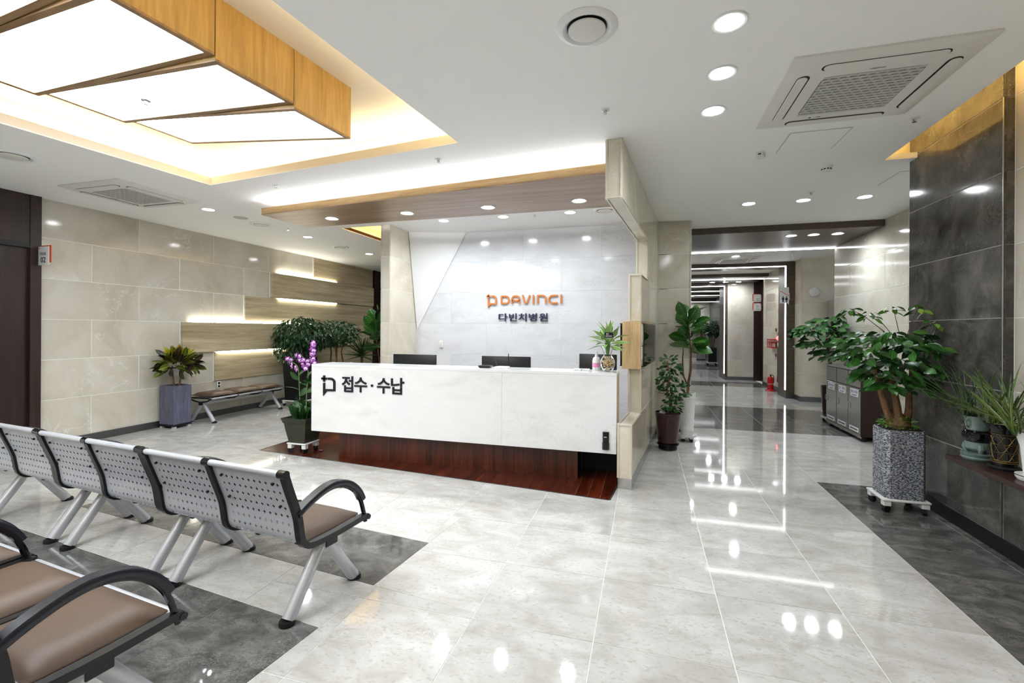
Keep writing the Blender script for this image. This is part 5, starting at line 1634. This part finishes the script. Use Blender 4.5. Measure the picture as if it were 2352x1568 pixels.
# floating shelf with three pots
r = thing('floating_shelf', 'dark brown floating shelf on the low wall at the right edge', 'shelf', (2.207, 3.2, 0.585))
MB().box(-0.123, -1.9, 0.0, 0.122, 0.89, 0.034).build('board', M['shelf'], r, bevel=0.002, seg=1)
LIM[0] = (0, 2.28, -9, 99)
bld = leaf_mesh('blade', M['blade'], 0.024, (0.7, 1.0, 1.0, 0.95, 0.85, 0.65, 0.0), 0.4, 0.32)
bld2 = leaf_mesh('blade', M['blade_edge'], 0.036, (0.7, 1.0, 1.0, 0.95, 0.85, 0.65, 0.0), 0.4, 0.28)
def grass(r, z, n, s, me, seed):
    g = random.Random(seed)
    for i in range(n):
        a = i * 2.39996
        el = R(g.uniform(30, 86))
        d = Vector((math.cos(a) * math.cos(el), math.sin(a) * math.cos(el), math.sin(el)))
        leaf(r, me, (0.045 * math.cos(a) * g.random(), 0.045 * math.sin(a) * g.random(), z), d, s * g.uniform(0.65, 1.1), up=(g.uniform(-.5, .5), g.uniform(-.5, .5), 1), name='blade')
M['celadon'] = plain('celadon', rgb(112, 130, 124), 0.2, coat=0.5)
r = thing('potted_orchid_grass', 'grassy orchid in a celadon and black footed pot on the shelf', 'potted plant', (2.222, 4.0, 0.62))
MB().lathe([(0.001, 0), (0.082, 0), (0.088, 0.012), (0.08, 0.022), (0.085, 0.028), (0.088, 0.042), (0.07, 0.046), (0.001, 0.046)], 28).build('saucer', M['celadon'], r, smooth=True)
for k in range(3):
    a = R(-100 + 120 * k)
    MB().tube([(0.052 * math.cos(a), 0.052 * math.sin(a), 0.046), (0.062 * math.cos(a), 0.062 * math.sin(a), 0.075), (0.052 * math.cos(a), 0.052 * math.sin(a), 0.10)], [0.010, 0.019, 0.022], 10).build('pot_foot', M['celadon'], r, smooth=True)
MB().lathe([(0.001, 0.07), (0.058, 0.068), (0.066, 0.078), (0.067, 0.115), (0.060, 0.122)], 28).build('lower_body', M['celadon'], r, smooth=True)
MB().lathe([(0.058, 0.1225), (0.074, 0.135), (0.081, 0.16), (0.077, 0.185), (0.062, 0.200), (0.056, 0.2015)], 28).build('belly', M['black_gloss'], r, smooth=True)
MB().lathe([(0.055, 0.202), (0.060, 0.215), (0.064, 0.27), (0.080, 0.298), (0.076, 0.30), (0.060, 0.28), (0.001, 0.278)], 28).build('neck', M['celadon'], r, smooth=True)
for s in (-1, 1):
    MB().tube([(s * 0.058, -0.02, 0.275), (s * 0.083, -0.03, 0.262), (s * 0.078, -0.03, 0.235), (s * 0.060, -0.02, 0.222)], 0.006, 8).build('handle', M['celadon'], r, smooth=True)
grass(r, 0.285, 40, 0.42, bld, 4)
r = thing('potted_orchid_grass', 'striped grassy orchid in a black pot with gold tracery on the shelf', 'potted plant', (2.232, 3.76, 0.62))
MB().lathe([(0.001, 0), (0.078, 0), (0.082, 0.012), (0.07, 0.022), (0.001, 0.022)], 28).build('saucer', M['black'], r, smooth=True)
MB().lathe([(0.001, 0.0225), (0.060, 0.0225), (0.063, 0.05), (0.058, 0.12), (0.060, 0.19), (0.072, 0.25), (0.098, 0.285), (0.102, 0.292), (0.092, 0.294), (0.07, 0.275), (0.001, 0.272)], 28).build('pot', M['black_gloss'], r, smooth=True)
M['goldline'] = plain('gold_line', rgb(150, 120, 62), 0.35, 0.7)
def gr(z): 
    return 0.0605 + 0.003 * abs(z - 0.12) / 0.07
for j in range(3):
    for k in range(8):
        a0, z0 = 2 * PI * k / 8 + (PI / 8 if j % 2 else 0), 0.085 + j * 0.05
        for s in (-1, 1):
            for w in (-1, 1):
                pts = []
                for i in range(6):
                    t = i / 5
                    a = a0 + s * 0.39 * t; z = z0 + w * 0.025 * t + w * 0.008 * math.sin(PI * t)
                    pts.append((gr(z) * math.cos(a), gr(z) * math.sin(a), z))
                if math.sin(a0) < 0.5: MB().tube(pts, 0.0013, 4).build('gold_tracery', M['goldline'], r)
for z in (0.045, 0.055, 0.225):
    MB().lathe([(gr(z) + (0.004 if z > 0.2 else 0.002), z), (gr(z + 0.004) + (0.006 if z > 0.2 else 0.002), z + 0.004)], 28, cap=False).build('gold_band', M['goldline'], r)
MB().lathe([(0.088, 0.286), (0.001, 0.292)], 20).build('gravel', M['gravel'], r)
grass(r, 0.285, 38, 0.38, bld2, 7)
r = thing('potted_orchid_grass', 'grassy plant in a white pot at the right edge of the shelf', 'potted plant', (2.225, 3.50, 0.62))
MB().lathe([(0.001, 0), (0.075, 0), (0.085, 0.016), (0.088, 0.034), (0.082, 0.034), (0.07, 0.022), (0.001, 0.022)], 28).build('saucer', M['white_plastic'], r, smooth=True)
MB().lathe([(0.087, 0.030), (0.089, 0.030), (0.089, 0.034), (0.087, 0.034)], 28, cap=False).build('saucer_line', M['black'], r)
MB().lathe([(0.001, 0.023), (0.05, 0.023), (0.055, 0.08), (0.065, 0.20), (0.088, 0.285), (0.093, 0.292), (0.085, 0.292), (0.07, 0.26), (0.001, 0.255)], 28).build('pot', M['white_plastic'], r, smooth=True)
MB().lathe([(0.092, 0.290), (0.094, 0.290), (0.094, 0.2935), (0.092, 0.2935)], 28, cap=False).build('rim_line', M['black'], r)
grass(r, 0.265, 30, 0.42, bld2, 9)

# plants at the end of the corridor
LIM[0] = (0.7, 3.14, -9, 25.85)
r = thing('potted_tree', 'pale green small tree in a speckled planter at the far end of the corridor', 'potted plant', (2.74, 25.6, 0))
MB().box(-0.19, -0.19, 0.05, 0.19, 0.19, 0.66).build('pot', M['speckle'], r)
MB().box(-0.2, -0.2, 0, 0.2, 0.2, 0.05).build('stand', M['black_soft'], r)
MB().tube([(0, 0, 0.65), (0.02, 0, 1.1), (-0.02, 0, 1.6)], [0.045, 0.04, 0.03], 8).build('trunk', M['bark'], r, smooth=True)
foliage('foliage', M['green_fresh'], r, blob((0, 0, 1.75), (0.5, 0.4, 0.35), 260, hollow=0.3, down=0.3), 0.17, 0.5)
dolly('white wheeled dolly under the black pot far down the corridor', (2.80, 22.0, 0), 0.42, 0.42, 0, 0.14, cw=0.04)
r = thing('potted_tree', 'dark green small tree in a black planter far down the corridor', 'potted plant', (2.80, 22.0, 0.142))
pot_box(r, 0.34, 0.34, 0.62, M['black'])
for x in (-0.1, 0.0, 0.1):
    MB().tube([(x * 0.3, 0, 0.58), (x, 0, 0.95), (x * 1.6, 0, 1.3)], [0.022, 0.018, 0.014], 8).build('trunk', M['bark'], r, smooth=True)
foliage('foliage', M['green_dark'], r, blob((0, 0, 1.45), (0.40, 0.35, 0.36), 240, hollow=0.3, down=0.2), 0.17, 0.55)

# ---------------------------------------------------------------- recycling bins, signs, fire equipment
r = thing('recycling_bins', 'stainless steel recycling cabinet with three doors and flaps along the corridor wall', 'recycling bin', (2.99, 7.99, 0))
bw, bd, bh = 1.26, 0.36, 0.98       # along y, along x
MB().box(-bd / 2 + 0.012, -bw / 2, 0.07, bd / 2, bw / 2, bh - 0.025).build('body', M['steel_dark'], r, bevel=0.002, seg=1)
MB().box(-bd / 2 - 0.004, -bw / 2 - 0.006, bh - 0.0245, bd / 2 + 0.004, bw / 2 + 0.006, bh).build('top', M['steel'], r, bevel=0.006)
MB().box(-bd / 2, -bw / 2 - 0.012, 0.07, bd / 2, -bw / 2 - 0.0005, bh - 0.025).build('side_panel', M['wenge'], r)
MB().box(-bd / 2, -bw / 2, 0.05, -bd / 2 + 0.0115, bw / 2, 0.095).build('bottom_rail', M['steel'], r)
names = ('일반쓰레기', '캔 · 병류', '플라스틱류')
for k in range(3):
    y1 = bw / 2 - k * bw / 3; y0 = y1 - bw / 3
    a, b = y0 + 0.012, y1 - 0.012
    d = MB().box(-bd / 2, a, 0.10, -bd / 2 + 0.0115, b, 0.715).build('door', M['steel'], r, bevel=0.002, seg=1)
    MB().tube([(-bd / 2 - 0.003, b - 0.035, 0.40), (-bd / 2 - 0.02, b - 0.035, 0.41), (-bd / 2 - 0.02, b - 0.035, 0.48), (-bd / 2 - 0.003, b - 0.035, 0.49)], 0.005, 6).build('handle', M['chrome'], d)
    MB().box(-bd / 2, a + 0.005, 0.735, -bd / 2 + 0.0115, b - 0.005, 0.945).build('flap', M['steel'], r, bevel=0.003, seg=1)
    MB().box(-bd / 2 - 0.002, a + 0.06, 0.595, -bd / 2 - 0.0005, b - 0.08, 0.70).build('label', M['paper'], d)
    t = text_fit('label_print', names[k], M['blue_ink'], d, -0.5, -0.5 + 0.21, 0.64, 0.685, 0, 0.0006, 0.01)
    t.matrix_local = facing((-bd / 2 - 0.0022, b - 0.10, 0.640), '-X')
    MB().box(-bd / 2 - 0.0024, a + 0.11, 0.612, -bd / 2 - 0.002, b - 0.14, 0.622).build('label_line', M['blue_ink'], d)
    MB().box(-bd / 2 - 0.002, a + 0.05, 0.115, -bd / 2 - 0.0005, b - 0.05, 0.175).build('sticker', M['paper'], d)
    MB().box(-bd / 2 - 0.0024, a + 0.08, 0.135, -bd / 2 - 0.002, b - 0.08, 0.155).build('sticker_line', M['grey_ink'], d)
for y in (-bw / 2 + 0.06, bw / 2 - 0.06):
    for x in (-bd / 2 + 0.06, bd / 2 - 0.06):
        MB().cyl((x, y, 0.0), (x, y, 0.068), 0.03, n=12).build('foot', M['black_soft'], r)

def blade_sign(name, label, loc, w, h, lines, side=1, edge=True):
    """projecting room sign: white plate with an orange rim behind"""
    r = thing(name, label, 'sign', loc)
    MB().box(-w / 2, -0.006, -h / 2, w / 2, 0.006, h / 2).build('plate', M['white_plastic'], r, bevel=0.004)
    if edge:
        q = side * 0.022
        MB().box(min(-w / 2 + q, w / 2 + q) , 0.007, -h / 2 + 0.03, max(-w / 2 + q, w / 2 + q), 0.012, h / 2 + 0.014).build('rim', M['orange_edge'], r, bevel=0.0)
    MB().box(-side * w / 2 - side * 0.012, -0.01, -h / 2 + 0.03, -side * w / 2, 0.012, h / 2 - 0.03).build('bracket', M['silver'], r)
    MB().box(-w * 0.40, -0.0068, h * 0.36, -w * 0.30, -0.006, h * 0.43).build('mark', M['orange'], r)
    for (s, x0, x1, z0, z1, mm) in lines:
        text_fit('sign_text', s, mm, r, x0 * w, x1 * w, z0 * h, z1 * h, -0.006, 0.0012, 0.01)
    return r
blade_sign('room_sign', 'white and orange projecting sign reading 02 beside the dark door', (-6.918, 3.76, 2.355), 0.185, 0.222,
           [('진료실', -0.30, 0.26, 0.02, 0.19, M['ink']), ('02', -0.22, 0.24, -0.37, -0.07, M['ink'])])
blade_sign('room_sign', 'upper of two small white room signs down the corridor', (2.998, 14.4, 2.425), 0.185, 0.21,
           [('원무과', -0.12, 0.32, -0.18, -0.03, M['ink']), ('상담실', -0.12, 0.32, -0.40, -0.24, M['ink'])], -1)
blade_sign('room_sign', 'lower of two small white room signs down the corridor', (2.998, 14.4, 2.175), 0.185, 0.21,
           [('진료', -0.12, 0.2, 0.08, 0.22, M['ink']), ('검사', -0.12, 0.2, -0.16, -0.02, M['ink']), ('대기실', -0.12, 0.34, -0.40, -0.25, M['ink'])], -1)
r = thing('door_sign', 'small white door plate on the wood panels beside the far dark door', 'sign', (-7.028, 10.59, 1.77), R(90))
MB().box(-0.07, -0.008, -0.11, 0.07, 0.0, 0.11).build('plate', M['white_plastic'], r, bevel=0.003)
MB().box(-0.07, -0.009, 0.105, 0.07, 0.0, 0.125).build('rim', M['orange_edge'], r)
text_fit('sign_text', '상담실', M['ink'], r, -0.045, 0.045, -0.02, 0.02, -0.008, 0.0012)
# restroom sign
r = thing('restroom_sign', 'white projecting restroom sign with man and woman figures on the second gate', 'sign', (2.985, 11.68, 2.30))
MB().add([(x, y, z) for y in (-0.005, 0.005) for x, z in ((-0.09, -0.17), (0.06, -0.17), (0.09, -0.21), (0.09, 0.19), (-0.06, 0.19), (-0.09, 0.165))],
         [(0, 1, 2, 3, 4, 5), (11, 10, 9, 8, 7, 6)] + [(i, i + 6, (i + 1) % 6 + 6, (i + 1) % 6) for i in range(6)]).build('plate', M['white_plastic'], r)
MB().add([(x, y, z) for y in (-0.0065, -0.005) for x, z in ((-0.09, 0.10), (-0.09, 0.115), (0.09, 0.005), (0.09, -0.01))],
         [(0, 1, 2, 3), (7, 6, 5, 4), (0, 4, 5, 1), (1, 5, 6, 2), (2, 6, 7, 3), (3, 7, 4, 0)]).build('stripe', M['orange_edge'], r)
MB().box(0.0905, -0.012, -0.10, 0.105, 0.012, 0.06).build('bracket', M['silver'], r)
def fig(x, woman):
    MB().cyl((x, -0.0062, -0.022), (x, -0.005, -0.022), 0.013, n=14).build('figure_head', M['navy_ink'], r)
    if woman: p = [(-0.014, -0.04), (0.014, -0.04), (0.032, -0.095), (0.012, -0.095), (0.012, -0.145), (-0.012, -0.145), (-0.012, -0.095), (-0.032, -0.095)]
    else: p = [(-0.024, -0.04), (0.024, -0.04), (0.024, -0.09), (0.014, -0.095), (0.014, -0.145), (-0.014, -0.145), (-0.014, -0.095), (-0.024, -0.09)]
    n = len(p)
    MB().add([(x + a, y, z) for y in (-0.0062, -0.005) for a, z in p], [tuple(range(n)), tuple(range(2 * n - 1, n - 1, -1))] + [(i, i + n, (i + 1) % n + n, (i + 1) % n) for i in range(n)]).build('figure_body', M['navy_ink'], r)
fig(-0.028, False); fig(0.042, True)

# fire equipment on the second corridor wall
r = thing('fire_extinguisher', 'red fire extinguisher on a red base standing on the corridor floor', 'fire extinguisher', (3.02, 13.0, 0))
MB().lathe([(0.001, 0), (0.115, 0.0), (0.12, 0.012), (0.085, 0.03), (0.078, 0.05)], 24).build('base', M['red'], r, smooth=True)
MB().lathe([(0.001, 0.032), (0.066, 0.032), (0.068, 0.05), (0.068, 0.30), (0.055, 0.345), (0.022, 0.365), (0.018, 0.38)], 24).build('cylinder', M['red'], r, smooth=True)
MB().lathe([(0.0685, 0.17), (0.0695, 0.172), (0.0695, 0.188), (0.0685, 0.19)], 24, cap=False).build('strap', M['steel'], r)
MB().box(-0.012, -0.05, 0.38, 0.012, 0.03, 0.395).box(-0.01, -0.075, 0.405, 0.01, 0.02, 0.418).build('handle', M['black'], r)['kind'] = 'stuff'
MB().tube([(0, 0.025, 0.39), (0.06, 0.03, 0.40), (0.082, 0.02, 0.34), (0.076, 0.01, 0.2)], 0.009, 8).build('hose', M['black_soft'], r, smooth=True)
XW = 3.158
r = thing('fire_hose_cabinet', 'tall steel fire hose cabinet with a red alarm lamp beside the led gate', 'fire cabinet', (XW, 12.66, 0))
MB().box(-0.03, -0.20, 0.24, 0.0, 0.19, 1.47).build('box', M['steel'], r, bevel=0.003, seg=1)
MB().box(-0.034, -0.17, 0.38, -0.0305, 0.16, 1.12).build('door', M['steel_dark'], r)
MB().box(-0.036, -0.17, 0.25, -0.0305, 0.16, 0.37).build('red_panel', M['red_dark'], r)
MB().box(-0.037, -0.05, 1.12, -0.0305, 0.11, 1.22).build('notice', M['paper'], r)
al = MB().lathe([(0.06, 0.0), (0.055, 0.03), (0.035, 0.055), (0.001, 0.06)], 18).build('alarm_lamp', M['alarm'], r, smooth=True)
al.matrix_local = Matrix.Translation((-0.03, 0.0, 1.33)) @ Matrix.Rotation(R(-90), 4, 'Y')
r = thing('smoke_mask_box', 'red wire box of fire masks on the corridor wall above the extinguisher', 'fire box', (XW, 13.22, 1.19))
for y in (-0.22, -0.07, 0.07, 0.22):
    MB().box(-0.12, y - 0.008, -0.10, -0.105, y + 0.008, 0.10).build('upright', M['red'], r)
for z in (-0.10, 0.03, 0.10):
    MB().box(-0.12, -0.228, z - 0.012, 0.0, 0.228, z + 0.012).build('shelf', M['red'], r)
MB().box(-0.095, -0.18, -0.088, -0.02, 0.18, 0.015).build('mask_pack', M['paper'], r)
for z, t in ((1.50, 'upper'), (0.87, 'lower')):
    r = thing('arrow_sticker', '%s dark red arrow sticker pointing down on the corridor wall' % t, 'sticker', (XW, 13.09, z))
    MB().box(-0.003, -0.05, 0.0, 0.0, 0.05, 0.07).build('square', M['red_dark'], r)
    MB().add([(-0.003, 0.008, 0.0), (-0.003, -0.008, 0.0), (-0.003, -0.008, -0.05), (-0.003, -0.03, -0.05), (-0.003, 0.0, -0.08), (-0.003, 0.03, -0.05), (-0.003, 0.008, -0.05)], [(0, 1, 2, 3, 4, 5, 6)]).build('arrow', M['red_dark'], r)
r = thing('wall_speaker', 'round white wall speaker on the beige marble recess wall', 'speaker', (3.441, 11.259, 2.336))
mb = MB().lathe([(0.10, 0.0), (0.10, 0.03), (0.085, 0.05), (0.05, 0.055), (0.045, 0.07), (0.02, 0.075), (0.001, 0.07)], 28)
o = mb.build('housing', M['white_plastic'], r, smooth=True)
o.matrix_local = Matrix.Rotation(R(90), 4, 'X')
r = thing('steel_dispenser', 'tall stainless cabinet with a dark glass front in the corridor recess', 'cabinet', (3.92, 11.05, 0))
MB().box(-0.24, -0.18, 0.0, 0.24, 0.18, 2.15).build('body', M['steel'], r, bevel=0.004, seg=1)
MB().box(-0.20, -0.19, 1.35, 0.20, -0.1805, 1.95).build('glass_front', M['black_gloss'], r)
MB().box(-0.22, -0.184, 0.1, -0.2, -0.1805, 2.05).build('edge_strip', M['chrome'], r)
